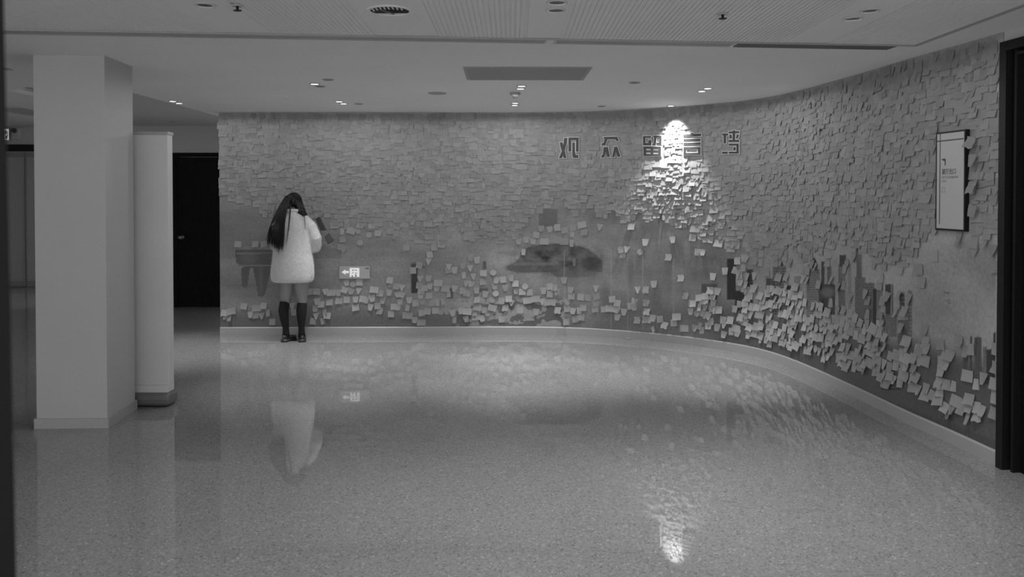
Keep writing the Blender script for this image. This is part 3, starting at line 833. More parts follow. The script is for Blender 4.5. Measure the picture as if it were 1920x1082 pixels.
bm = bmesh.new()
for f in (.86, .90, .94): wallbox(bm, s0 + f * Wd, s0 + (f + .025) * Wd, z0 + .76 * Hg, z0 + .88 * Hg, .0222, .0232)
on_wall(t, P0, obj('maker_mark', bm, M['ink'], t))

# ------------------------------------------------------------------ framed notice near the doorway
cor = [pix2wall(1763, 249), pix2wall(1819, 242.5), pix2wall(1819, 434), pix2wall(1763, 431.5)]
s0 = cor[0][0]; s1 = cor[1][0]; z1 = (cor[0][1] + cor[1][1]) / 2; z0 = (cor[2][1] + cor[3][1]) / 2
P0 = Vector(W((s0 + s1) / 2, z0, 0))
t = thing('notice_board', 'tall framed exhibition exit notice on the wall near the dark doorway', 'notice', P0)
wb('board_back', (s0, s1, z0, z1), M['frame_dark'], t, .001, .030)
wb('board_face', (s0 + .018, s1 - .010, z0 + .012, z1 - .012), M['board'], t, .0302, .0345)
bm = bmesh.new()
wallbox(bm, s0 + .045, s0 + .052, z0 + .04, z1 - .012, .0346, .0352); wallbox(bm, s0 + .018, s1 - .012, z1 - .062, z1 - .054, .0346, .0352, 12)
on_wall(t, P0, obj('border_line', bm, M['ink'], t))
# arrow mark
def nb_pt(u, v): return pix2wall(u, v)
au, av = 1775.5, 298
bm = bmesh.new()
q = [nb_pt(*p_) for p_ in ((au, av), (au + 7, av - .6), (au + 7, av + 12), (au + 5.3, av + 12.5), (au + 5.3, av + 4.5), (au, av + 2.2))]
lo = [bm.verts.new(W(*p_, .0346)) for p_ in q]; hi = [bm.verts.new(W(*p_, .0356)) for p_ in q]
bm.faces.new(lo[::-1]); bm.faces.new(hi)
for i in range(6): bm.faces.new((lo[i], lo[(i + 1) % 6], hi[(i + 1) % 6], hi[i]))
on_wall(t, P0, obj('arrow_mark', bm, M['ink'], t))
def wall_text(name, body, s_, z_, size, wid, m, par, off):
    cu = bpy.data.curves.new(name, 'FONT'); cu.body = body; cu.size = size; cu.extrude = .0004
    tmp = bpy.data.objects.new('tmp', cu); sc.collection.objects.link(tmp)
    dg = bpy.context.evaluated_depsgraph_get(); me_ = bpy.data.meshes.new_from_object(tmp.evaluated_get(dg))
    bpy.data.objects.remove(tmp); bpy.data.curves.remove(cu)
    xs = [v_.co.x for v_ in me_.vertices]
    if not xs: return None
    k = wid / (max(xs) - min(xs)); mn = min(xs)
    for v_ in me_.vertices:
        v_.co = Vector(W(s_ + (v_.co.x - mn) * k, z_ + v_.co.y, off + v_.co.z))
    me_.materials.clear(); me_.materials.append(m)
    return on_wall(par, P0, link(bpy.data.objects.new(name, me_), par))
for txt, u0, u1, vb, hpx, mm in (('\u5c55\u5385\u51fa\u53e3', 1775.5, 1801.5, 326.5, 10.5, 'ink'), ('EXIT OF EXHIBITION', 1775, 1806, 335, 4.6, 'ink_pale'), ('HALL', 1775, 1784, 342, 4.6, 'ink_pale')):
    a, z_ = pix2wall(u0, vb); b_, _ = pix2wall(u1, vb)
    _, z2 = pix2wall(u0, vb - hpx)
    wall_text('lettering', txt, a, z_, (z2 - z_) * (1.12 if mm == 'ink' else 1.35), b_ - a, M[mm], t, .0352)
# faint emblem outline
bm = bmesh.new()
sA, zA = pix2wall(1776, 351); sB, zB = pix2wall(1781.5, 361)
for a in ((sA, sB, zA - .003, zA), (sA, sB, zB, zB + .003), (sA, sA + .004, zB, zA), (sB - .004, sB, zB, zA)): wallbox(bm, *a, .0346, .0352)
on_wall(t, P0, obj('emblem', bm, M['ink_pale'], t))

# ------------------------------------------------------------------ sticky notes
NX, NY = 4, 5
LIFT = .021
def note_pts(w_, h_, shape, lift, curl, bend, r):
    """rows top to bottom; returns local (x, down, out)"""
    pts = []
    for j in range(NY):
        t_ = j / (NY - 1)
        for i in range(NX):
            q = i / (NX - 1) * 2 - 1
            half = w_ / 2
            if shape == 'taper': half *= 1 - .42 * t_ ** 1.3
            elif shape == 'round': half *= (math.sqrt(max(0, 1 - (2 * t_ - 1) ** 2)) * .8 + .2)
            elif shape == 'strip': half *= .62
            elif shape == 'pennant': half *= 1 - .8 * t_
            x = q * half
            d = h_ * t_ * (1 - .10 * lift * t_)
            if shape == 'torn': d += .006 * math.sin(5 * q + r) * t_; x += .005 * math.sin(7 * t_ + r)
            o = lift * LIFT * t_ ** 1.3 + curl * .014 * abs(q) ** 2.2 * t_ + bend * .010 * q * t_ + .002 * math.sin(3 * t_ + r) * t_
            pts.append((x, d, o))
    return pts
NF = [(j * NX + i, j * NX + i + 1, (j + 1) * NX + i + 1, (j + 1) * NX + i) for j in range(NY - 1) for i in range(NX - 1)]
NUV = [(i / (NX - 1), 1 - j / (NY - 1)) for j in range(NY) for i in range(NX)]
LOOKS = ('square', 'taper', 'round', 'strip', 'torn', 'pennant')
VAR = []
for shape, n_ in (('square', 12), ('taper', 7), ('torn', 5), ('strip', 3), ('round', 2), ('pennant', 2)):
    for k in range(n_):
        big = random.random() < .08
        w_ = .076 * random.uniform(.93, 1.05) * (1.3 if big else 1); h_ = .076 * random.uniform(.95, 1.06)
        VAR.append((shape, note_pts(w_, h_, shape, random.uniform(.25, 1.0), random.uniform(-.1, .8), random.uniform(-.9, .9), random.uniform(0, 6))))
VI = {sh: [i for i, v_ in enumerate(VAR) if v_[0] == sh] for sh in LOOKS}
def pick(weights):
    sh = random.choices(LOOKS, weights)[0]; return random.choice(VI[sh])
notes = []     # s, z(top), rot, off, variant, paper, scale
def add(s, z, rot=None, off=None, var=None, pap=None, scale=1.0, special=None, rel=1.0):
    notes.append([s, z, random.gauss(0, .055) if rot is None else rot, random.uniform(.0012, .0050) if off is None else off,
                  pick((8, 3, .25, .7, .8, .4)) if var is None else var, random.choices(range(5), (1, 2, 3, 3, 2))[0] if pap is None else pap, scale, special, rel])
DB = ([411, 450, 480, 505, 560, 600, 650, 700, 760, 810, 850, 900, 945, 975, 1005, 1040, 1080, 1130, 1180, 1215, 1250, 1300, 1340, 1380, 1420, 1470, 1520, 1560, 1610, 1660, 1700, 1740, 1800, 1885],
      [384, 389, 398, 412, 420, 410, 425, 443, 452, 465, 452, 452, 460, 445, 400, 388, 398, 405, 420, 412, 425, 440, 462, 480, 492, 492, 495, 470, 482, 505, 505, 455, 440, 470])
NB = (1758, 240, 1822, 438)
def blocked(u, v, m_=3):
    for a, b_, c, d in CHAR_BOX:
        if a - 5 < u < c + 5 and b_ - 4 < v < d + 4: return True
    if NB[0] - 2 < u < NB[2] + 1 and NB[1] - 12 < v < NB[3] - 2: return True
    if 628 < u < 700 and 484 < v < 522: return True
    return False
# dense field
z = H - .02
row = 0
while z > 1.0:
    s = random.uniform(0, .05)
    while s < SL + .0:
        ss = s + random.gauss(0, .010); zz = z + random.gauss(0, .012)
        u, v = project(*[float(q) for q in W(max(ss, 0), zz - .04, 0)])
        lim = float(np.interp(u, *DB)) - 5
        px = F / float(np.interp(max(ss, 0), sg, cy)) * .038
        jag = 9 * math.sin(u * .13) + 6 * math.sin(u * .41)
        if v + px < lim + jag + random.uniform(-7, 9) and not blocked(u, v) and ss < SL - .03:
            right = float(np.clip((u - 1350) / 300, 0, 1))
            if z > H - .06 and right > .3 and random.random() < .35: pass
            else:
                glow = math.exp(-((u - 1275) / 85) ** 2) * float(np.clip((v - 290) / 60, 0, 1))
                add(max(.03, ss), min(zz, H - .008), rel=random.uniform(.25, .6) * (1 - glow) + random.uniform(.6, 1.5) * glow)
        s += .055
    z -= .051; row += 1
# loose columns hanging into the skyline
def on_px(u, v, **k):
    s, zz = pix2wall(u, v); add(s, zz + .036, **k)
for u in np.arange(1385, 1700, 15):
    lim = float(np.interp(u, *DB)); v = lim
    end = float(np.interp(u, [1385, 1500, 1600, 1700], [545, 560, 600, 640]))
    while v < end:
        if random.random() < (.50 if u < 1560 else .36): on_px(u + random.gauss(0, 4), v, var=pick((3, 3, .5, 2, 1, 1.5)))
        v += random.uniform(11, 19)
# the swarm along the foot of the right-hand curve
TOPC = ([1290, 1340, 1370, 1420, 1480, 1560, 1620, 1680, 1720, 1780, 1830, 1868], [560, 545, 540, 540, 555, 585, 605, 640, 650, 690, 715, 735])
BOTC = ([1290, 1340, 1370, 1420, 1480, 1560, 1620, 1680, 1720, 1780, 1830, 1868], [590, 605, 622, 640, 655, 678, 702, 728, 742, 775, 795, 805])
sA = pix2wall(1300, 560)[0]; s = sA
while s < SL - .06:
    u, _ = project(*[float(q) for q in W(s, .5, 0)])
    zt = pix2wall(u, float(np.interp(u, *TOPC)))[1]; zb = pix2wall(u, float(np.interp(u, *BOTC)))[1]
    zz = zt + random.uniform(-.03, .03)
    while zz > zb:
        dens = (.80 if u > 1380 else .5) * (1 if zz < zt - .08 else .75)
        if random.random() < dens:
            add(s + random.gauss(0, .012), zz + .04 + random.gauss(0, .008), rot=random.gauss(0, .11), var=pick((6, 3.5, .6, 1.2, 1.8, .5)), scale=random.uniform(.9, 1.08), pap=random.choice((4, 5, 5, 6)))
        zz -= .066
    s += .071
# a few strays on the pale sky near the doorway
for u, v in ((1735, 618), (1738, 640), (1727, 655), (1765, 645), (1775, 665), (1800, 640), (1785, 668), (1705, 560), (1697, 585), (1690, 615), (1685, 480), (1722, 505), (1730, 530), (1755, 480),
             (1812, 660), (1822, 655), (1868, 655), (1870, 690), (1866, 720), (1845, 710), (1868, 745), (1866, 775), (1780, 775), (1788, 768), (1830, 470), (1828, 455), (1800, 452), (1868, 500), (1864, 470), (1850, 455)):
    on_px(u, v, var=pick((3, 2, .5, 2, 2, 1)))
# notes overlapping the framed notice's right side
for v in (268, 301, 352, 396): on_px(1831.5 + random.uniform(-1, 2), v, off=.033, rot=random.uniform(-.4, .3), var=random.choice(VI['torn'] + VI['taper']))
# individually placed loose notes of the left and middle
C2 = [(182,147),(306,147),(360,145),(223,593),(128,628),(80,640),(118,676),(85,665),(312,606),(365,589),(264,655),(302,658),(347,662),(390,640),(425,705),(566,592),(583,634),(697,487),(748,488),(805,490),(850,495),(903,495),(955,425),(1012,435),(1055,420),(952,475),(998,482),(1050,482),(748,558),(775,580),(738,610),(738,663),(800,638),(825,660),(722,700),(782,700),(838,563),(905,555),(960,545),(1025,545),(1080,540),(1140,535),(1100,550),(1163,474),(1205,500),(1268,495),(1280,430),(1275,405),(1320,450),(1360,460),(1320,510),(1360,510),(1220,552),(1022,604),(1135,600),(1182,590),(1197,626),(1280,648),(1300,595),(1345,560),(1330,600),(1402,602),(1410,550),(1455,570),(1505,560),(1437,334),(1487,297),(1490,396),(1550,393),(1485,443),(1520,463),(1563,448),(1620,424),(1610,460),(1492,512),(1553,516),(1500,480),(1575,566),(1612,566),(1650,560),(1555,220),(1550,270),(1590,170),(1645,150),(1390,170),(1060,136),(915,165),(940,180),(1118,80),(1187,68),(930,110),(930,55),(1000,50),(1045,48),(870,10),(1060,10),(1140,10),(1690,330),(1735,333),(1697,310),(1795,300),(1850,240),(1895,260),(1848,320),(1800,370),(1675,465),(1740,466),(1692,505),(1860,432),(1820,430),(1870,380),(1830,500),(1895,480),(1895,545),(1795,480),(1500,640),(1545,630),(1600,625),(1640,630),(1680,630),(1720,640),(1498,710),(1735,690),(1450,692),(1415,660),(1385,657),(1785,625),(1830,630),(1880,640),(1815,685),(1890,670),(1905,600)]
C4 = [(25,355),(92,350),(20,415),(122,405),(165,400),(220,390),(255,430),(320,450),(105,450),(112,500),(183,462),(258,483),(305,490),(358,492),(40,505),(455,480),(500,450),(505,505),(552,490),(530,460),(20,550),(85,548),(155,553),(338,552),(400,540),(445,560),(490,565),(530,565),(205,540),(230,570),(30,620),(95,605),(180,605),(290,620),(407,635),(155,685),(60,640),(10,680),(560,622),(605,405),(655,475),(660,520),(630,562),(625,610),(672,627),(720,625),(742,605),(685,685),(732,672),(620,705),(730,527),(780,530),(836,465),(836,520),(832,568),(828,612),(893,615),(938,610),(950,542),(992,570),(990,618),(992,672),(1038,633),(1083,590),(1105,600),(1118,560),(1202,570),(1202,632),(1203,688),(1245,678),(1295,685),(1134,693),(1135,475),(1193,475),(1252,432),(1446,390),(1680,378),(1480,517),(1523,572),(1573,532),(1627,540),(1583,600),(1622,600),(1517,632),(1562,645),(1648,665),(1415,668),(1395,712),(1335,730),(1470,752),(1550,750),(1590,735),(1600,765),(1645,735),(1710,745),(1760,725),(1760,798),(1815,775),(1860,785),(1673,482),(1715,485),(1840,335),(1765,340),(1878,418),(1865,370),(1855,265),(1900,245),(1192,132),(1155,202),(1360,240),(1570,205),(1605,205),(1722,140),(1655,112),(1585,85),(1535,100),(1385,115),(315,202),(277,127),(333,115),(381,122),(408,80),(465,127),(556,117),(605,127),(660,140),(668,75),(668,28),(748,62),(608,48),(556,25),(500,40),(440,35),(866,25),(730,8),(1092,20),(1015,185),(1060,185),(1030,220)]
SPECIAL = {
 ('a', 182, 147): 'left one of three square notes above the printed bronze vessel',
 ('a', 306, 147): 'middle one of three square notes above the printed bronze vessel',
 ('a', 360, 145): 'right one of three square notes above the printed bronze vessel, beside the coat',
 ('a', 1437, 334): 'square note at the top of the printed black upright shape',
 ('a', 223, 593): 'lone square note under the printed vessel, highest of the low left group',
 ('a', 425, 705): 'slanted note just left of the person\'s black socks, lowest of its group',
 ('a', 1060, 136): 'rounded note alone on bare print directly above the lit exit sign',
 ('a', 1118, 80): 'square note above and right of the rounded note over the exit sign',
 ('b', 315, 202): 'narrow upright note on the left shoulder of the printed dark relic',
 ('b', 605, 405): 'single tapered note hanging just below the printed dark relic',
 ('b', 1192, 132): 'bright tilted note alone below and left of the glaring lit patch',
 ('b', 1360, 240): 'crumpled note alone on bare print below the glaring lit patch',
 ('b', 1446, 390): 'small folded note alone between the lit patch and the skirting',
 ('b', 1680, 378): 'tapered note alone left of the printed black building',
 ('b', 1252, 432): 'upper one of three bright notes stuck around a thin printed line',
 ('b', 1135, 475): 'left of two bright notes facing across a thin printed line',
 ('b', 1193, 475): 'right of two bright notes facing across a thin printed line',
 ('b', 1470, 752): 'bright square note just above the lit stretch of skirting',
 ('b', 1480, 517): 'thin bright strip note standing alone beside the crumpled cluster',
 ('b', 1134, 693): 'bright curled note low on the wall beside the thin vertical line',
 ('b', 620, 705): 'square note touching the top of the skirting in the middle of the wall',
}
for key, L_, vo in (('a', C2, 420), ('b', C4, 420)):
    uo = 400 if key == 'a' else 900
    for (px_, py_) in L_:
        u, v = uo + px_ / 3.84, vo + py_ / 3.84
        sp = SPECIAL.get((key, px_, py_))
        var = None
        if sp and ('square' in sp): var = random.choice(VI['square'])
        if sp and ('strip' in sp or 'narrow' in sp): var = random.choice(VI['strip'])
        if sp and 'taper' in sp: var = random.choice(VI['taper'])
        if sp and 'rounded' in sp: var = random.choice(VI['round'])
        if sp and ('crumpled' in sp or 'folded' in sp or 'curled' in sp): var = random.choice(VI['torn'])
        if var is None: var = pick((5, 3.6, .2, .7, 1.5, .8))
        s, zz = pix2wall(u, v); add(s, zz + .037, rot=random.gauss(0, .11), var=var, pap=random.choice((4, 5, 6)), special=sp)

notes = [n for n in notes if -0.0 < n[0] < SL + .02]
def note_matrix(n):
    s, zt, rot, off = n[:4]; rel = n[8] if len(n) > 8 else 1.0
    tx = frame(s); nrm = Vector((tx.y, -tx.x, 0)); dn = Vector((0, 0, -1))
    ex = tx * math.cos(rot) + dn * math.sin(rot); ey = dn * math.cos(rot) - tx * math.sin(rot)
    p = Vector(W(float(s), float(zt), float(off)))
    m_ = Matrix(((ex.x, ey.x, nrm.x, p.x), (ex.y, ey.y, nrm.y, p.y), (ex.z, ey.z, nrm.z, p.z), (0, 0, 0, 1)))
    return m_ @ Matrix.Diagonal((n[6], n[6], rel, 1))
# which notes show largest
def size_px(n):
    tx = frame(n[0]); x, y, z_ = [float(q) for q in W(n[0], n[1] - .038, 0)]
    a = Vector(project(x - tx.x * .038, y - tx.y * .038, z_)); b_ = Vector(project(x + tx.x * .038, y + tx.y * .038, z_))
    return (a - b_).length * (F / y * .076) * {'strip': .6, 'pennant': .6, 'taper': .8, 'round': .85}.get(VAR[n[4]][0], 1) * (1.5 if n[1] < 1.0 else 1.0)
order = sorted(range(len(notes)), key=lambda i: -size_px(notes[i]))
spec = [i for i in range(len(notes)) if notes[i][7]]
indiv = set(spec); 
for i in order:
    if len(indiv) >= 300: break
    indiv.add(i)
VM = {}
def var_mesh(vi, pi):
    if (vi, pi) not in VM:
        me_ = bpy.data.meshes.new('sticky_note')
        me_.from_pydata(VAR[vi][1], [], NF)
        uv = me_.uv_layers.new(name='uv')
        for l in me_.loops: uv.data[l.index].uv = NUV[l.vertex_index]
        me_.materials.append(PAPER[pi]); me_.polygons.foreach_set('use_smooth', [True] * len(NF))
        VM[(vi, pi)] = me_
    return VM[(vi, pi)]
NAMES = {'square': 'square', 'taper': 'tapering', 'round': 'rounded', 'strip': 'narrow', 'torn': 'wavy-edged', 'pennant': 'pointed'}
TONE = ('darker', 'mid-grey', 'pale', 'pale', 'whitish', 'whitish', 'bright')
NUM = ['no', 'one', 'two', 'three', 'four', 'five', 'six', 'seven', 'eight', 'nine', 'ten', 'eleven', 'twelve', 'thirteen', 'fourteen', 'fifteen', 'sixteen', 'seventeen', 'eighteen', 'nineteen', 'twenty',
       'twenty-one', 'twenty-two', 'twenty-three', 'twenty-four', 'twenty-five', 'twenty-six', 'twenty-seven', 'twenty-eight', 'twenty-nine', 'thirty', 'thirty-one', 'thirty-two', 'thirty-three']
def num(k): return NUM[k] if k < len(NUM) else str(k)
used = set()
for i in sorted(indiv):
    n = notes[i]
    o = bpy.data.objects.new('sticky_note', var_mesh(n[4], n[5])); o.matrix_world = note_matrix(n); link(o)
    lean = 'left-leaning ' if n[2] > .12 else ('right-leaning ' if n[2] < -.12 else '')
    if n[7]: lab = 'pale ' + n[7] if not n[7].startswith(('bright', 'left', 'right', 'middle', 'lone', 'single', 'upper', 'thin', 'small')) else n[7]
    else:
        a = int(round((SL - n[0]) / .076)); b_ = int(round((n[1] - .038 - .09) / .076)); c_top = int(round((H - n[1]) / .076))
        vert = '%s note-heights above skirting' % num(b_) if b_ < 14 else ('%s note-heights below ceiling' % num(c_top) if c_top > 0 else 'touching the ceiling line')
        lab = '%s%s %s sticky note, %s note-widths from dark doorway, %s' % (lean, TONE[n[5]], NAMES[VAR[n[4]][0]], num(a), vert)
    if lab in used:
        h = round((SL - n[0]) / .076 * 2) / 2; g_ = (n[1] - .038 - .09) / .076
        wh = num(int(h)) + (' and a half' if h % 1 else '')
        lab = '%s %s note, %s note-widths from dark doorway, %s note-heights above skirting' % (TONE[n[5]], NAMES[VAR[n[4]][0]], wh, num(int(round(g_))))
        if lab in used: lab = 'partly covered ' + lab
    used.add(lab)
    tag(o, lab, 'sticky note', 'loose sticky notes picked out across the wall' if n[7] else 'sticky notes nearest the dark doorway')
# the remaining notes, one joined object
V_, F_, UVs, MI = [], [], [], []
base = 0; NFa = np.array(NF)
varr = [np.c_[np.array(v_[1]), np.ones(NX * NY)] for v_ in VAR]
for i, n in enumerate(notes):
    if i in indiv: continue
    mm = np.array(note_matrix(n)); V_.append((varr[n[4]] @ mm.T)[:, :3]); F_.append(NFa + base); MI += [n[5]] * len(NF); base += NX * NY
V_ = np.concatenate(V_); F_ = np.concatenate(F_)
me = bpy.data.meshes.new('sticky_notes'); me.from_pydata(V_.tolist(), [], F_.tolist())
uv = me.uv_layers.new(name='uv'); li = np.array([NUV[k % (NX * NY)] for k in F_.ravel()], dtype=np.float32); uv.data.foreach_set('uv', li.ravel())
for m_ in PAPER: me.materials.append(m_)
me.polygons.foreach_set('material_index', MI); me.polygons.foreach_set('use_smooth', [True] * len(MI))
o = link(bpy.data.objects.new('sticky_notes', me))
tag(o, 'thousands of small pale sticky notes overlapping across the far and curved wall', 'sticky notes', kind='stuff')
print('NOTES', len(notes), 'individual', len(indiv))
# fallen / strayed notes
def stray(u, v, lab, mtx, vi):
    o = bpy.data.objects.new('sticky_note', var_mesh(vi, 4)); o.matrix_world = mtx; link(o); tag(o, lab, 'sticky note')
s, zz = pix2wall(1054, 617); n = [s, zz + .0, .03, .018, VI['square'][0], 4, 1]
stray(0, 0, 'square note stuck over the skirting in the middle of the wall', note_matrix(n), VI['square'][0])
x, y = onz(1181, 635.5, 0.004)
stray(0, 0, 'note fallen flat on the floor against the middle of the curved wall', Matrix.Translation((x, y, .004)) @ Matrix.Rotation(.2, 4, 'Z'), VI['taper'][1])
s, zz = pix2wall(1224, 612); n = [s, zz, -.55, .02, VI['strip'][0], 4, .9]
stray(0, 0, 'slanting narrow note hanging just above the skirting left of the lit stretch', note_matrix(n), VI['strip'][0])

# ------------------------------------------------------------------ person
fx, fy = -2.39, 8.70
K = 8.72 / F
per = thing('person', 'person in fuzzy pale coat seen from behind, long dark hair, head bowed, black knee socks', 'person', (fx, fy, 0))
def px(u): return (u - 552) * K
def pz(v): return EYE - (v - 367) * K
# body: one continuous surface
bm = bmesh.new()
for sx, u_h, u_k, u_c, u_a in ((-1, 537, 535, 532.5, 536), (1, 565, 566, 565.5, 565.5)):
    tube(bm, [(px(u_h), .02, pz(505)), (px(u_h), .02, pz(530)), (px((u_h + u_k) / 2), .015, pz(550)), (px(u_k), .02, pz(566)), (px(u_c), .0, pz(585)), (px((u_c + u_a) / 2), .0, pz(602)), (px(u_a), .005, pz(620)), (px(u_a), .01, pz(632))],
         [.088, .082, .072, .050, .042, .033, .024, .026], 16)
    toe = px(u_a) + (.040 if sx < 0 else -.026)
    tube(bm, [(px(u_a) - (.010 if sx < 0 else -.012), -.035, .034), (px(u_a), .01, .040), ((px(u_a) + toe) / 2, .08, .034), (toe, .14, .024)], [.018, .026, .026, .018], 12)
loft(bm, [[(cx_ + a_ * math.cos(t_), cy_ + b_ * math.sin(t_), z_) for t_ in np.linspace(0, 2 * math.pi, 20, endpoint=False)] for cx_, cy_, a_, b_, z_ in
          ((-.01, .02, .15, .10, .70), (-.01, .02, .165, .11, .84), (-.015, .02, .13, .09, 1.0), (-.02, .03, .15, .10, 1.18), (-.02, .035, .17, .095, 1.32), (-.02, .04, .11, .07, 1.395), (-.02, .05, .05, .05, 1.43))])
tube(bm, [(-.02, .05, 1.36), (-.025, .075, 1.44), (-.028, .10, 1.50)], [.055, .05, .05], 14)
hc = Vector((-.028, .115, 1.535))
ball(bm, hc, (.074, .092, .092), 22)
tube(bm, [hc + Vector((0, .02, -.01)), hc + Vector((0, .06, -.07)), hc + Vector((0, .065, -.095))], [.06, .045, .03], 14)   # jaw, chin down
tube(bm, [hc + Vector((0, .085, -.005)), hc + Vector((0, .105, -.035))], [.008, .014], 8)                            # nose
tube(bm, [hc + Vector((-.02, .09, -.062)), hc + Vector((.02, .09, -.062))], [.007, .007], 8)                           # lips
for sx in (-1, 1): tube(bm, [hc + Vector((sx * .072, .0, .015)), hc + Vector((sx * .08, -.008, -.005)), hc + Vector((sx * .073, 0, -.03))], [.010, .014, .008], 8)
# arms bent, hands meeting in front of the chest
for sx, el in ((-1, px(513)), (1, px(591))):
    sh = Vector((-.02 + sx * .165, .03, 1.345)); eb = Vector((el - sx * .02, .06, 1.09)); wr = Vector((-.02 + sx * .075, .27, 1.20))
    tube(bm, [sh, (sh + eb) / 2, eb, (eb + wr) / 2, wr], [.052, .047, .040, .036, .026], 12)
    palm = wr + (wr - eb).normalized() * .05
    fwd = (Vector((-.02, .34, 1.27)) - wr).normalized(); side = fwd.cross(Vector((0, 0, 1))).normalized() * sx
    upv = Vector((0, 0, 1))
    tube(bm, [wr, wr + fwd * .04, wr + fwd * .075], [(.026, .018), (.036, .017), (.036, .015)], 12)
    for k in range(4):
        q = wr + fwd * .072 + upv * (.027 - k * .018)
        ln_ = (.062, .070, .066, .052)[k]
        c1 = q + fwd * ln_ * .5; c2 = c1 + (fwd * .5 - side * .6).normalized() * ln_ * .35; c3 = c2 + (-side - fwd * .3).normalized() * ln_ * .28
        tube(bm, [q - fwd * .02, q, c1, c2, c3], [.009, .0092, .0085, .008, .007], 8)
    q = wr + fwd * .02 + upv * .02
    tube(bm, [q, q + (fwd * .5 + upv * .6 - side * .2).normalized() * .035, q + (fwd * .8 + upv * .5 - side * .5).normalized() * .065], [.012, .010, .008], 8)
fused('body', bm, M['skin'], per, .0062, 3)
bm = bmesh.new()
for sx in (-1, 1): ball(bm, hc + Vector((sx * .030, .082, .012)), (.013, .010, .009), 12)
obj('eyes', bm, M['plastic'], per, True)
# pleated shorts hidden mostly under the coat
bm = bmesh.new()
loft(bm, [[(-.012 + a_ * math.cos(t_), .02 + b_ * math.sin(t_), z_) for t_ in np.linspace(0, 2 * math.pi, 28, endpoint=False)] for a_, b_, z_ in ((.178, .125, .70), (.175, .122, .85), (.15, .11, 1.02))])
obj('shorts', bm, mat('grey_shorts', .12, .8), per, True)
# coat: fused torso and sleeves
bm = bmesh.new()
rows = [(529, 514, 582, .135), (526, 510, 586.5, .155), (518, 508.5, 588, .162), (505, 509, 588, .165), (490, 511.5, 587, .165), (475, 513, 585, .16), (460, 514, 585, .155), (440, 515, 584, .15), (425, 517, 582, .145), (413, 522, 577, .13), (405, 530, 569, .11), (399, 538, 562, .085), (395, 542, 559, .07)]
rr = []
for v, a, b_, dp in rows:
    c = (px(a) + px(b_)) / 2; hw = (px(b_) - px(a)) / 2
    ring = []
    for t_ in np.linspace(0, 2 * math.pi, 40, endpoint=False):
        cs, sn = math.cos(t_), math.sin(t_)
        k = .85
        fold = 1 + .018 * math.sin(5 * t_ + v * .02) * (1 if v > 440 else .3)
        ring.append((c + hw * math.copysign(abs(cs) ** k, cs) * fold, .03 + dp * math.copysign(abs(sn) ** k, sn) * fold, pz(v)))
    rr.append(ring)
loft(bm, rr)
tube(bm, [(px(533), .02, pz(411)), (px(521), .02, pz(427)), (px(514), .05, pz(447)), (px(515), .10, pz(461)), (px(521), .17, pz(455)), (px(531), .25, pz(444))], [.065, .072, .078, .078, .070, .055], 16)
tube(bm, [(px(569), .02, pz(410)), (px(582), .01, pz(425)), (px(589), .03, pz(446)), (px(587), .07, pz(463)), (px(582), .15, pz(458)), (px(573), .24, pz(446))], [.062, .070, .076, .078, .070, .055], 16)
coat = fused('coat', bm, M['coat'], per, .0085, 5)
# collar roll
bm = bmesh.new()
ring = [(-.01 + .088 * math.cos(t_), .045 + .078 * math.sin(t_), pz(397) - .012 * math.sin(t_)) for t_ in np.linspace(0, 2 * math.pi, 25)]
tube(bm, ring, .020, 10); obj('collar', bm, M['coat'], per, True)
# nap of the coat
cm = coat.data; cs_v = np.array([v_.co for v_ in cm.vertices]); cs_n = np.array([v_.normal for v_ in cm.vertices])
sel = rng.integers(0, len(cs_v), 16000)
P_ = cs_v[sel] + rng.normal(0, .003, (16000, 3)); N_ = cs_n[sel] + rng.normal(0, .55, (16000, 3)) + np.array([0, 0, -.3]); N_ /= np.linalg.norm(N_, axis=1)[:, None]
side = np.cross(N_, rng.normal(0, 1, (16000, 3))); side /= np.linalg.norm(side, axis=1)[:, None]
Lf = rng.uniform(.006, .013, (16000, 1))
fv = np.stack([P_ - side * .0012, P_ + side * .0012, P_ + N_ * Lf], 1).reshape(-1, 3)
me = bpy.data.meshes.new('coat_nap'); me.from_pydata(fv.tolist(), [], np.arange(48000).reshape(-1, 3).tolist()); me.materials.append(M['coat'])
o = link(bpy.data.objects.new('coat_nap', me), per); o['kind'] = 'stuff'; o['label'] = 'fuzzy nap of the pale coat'
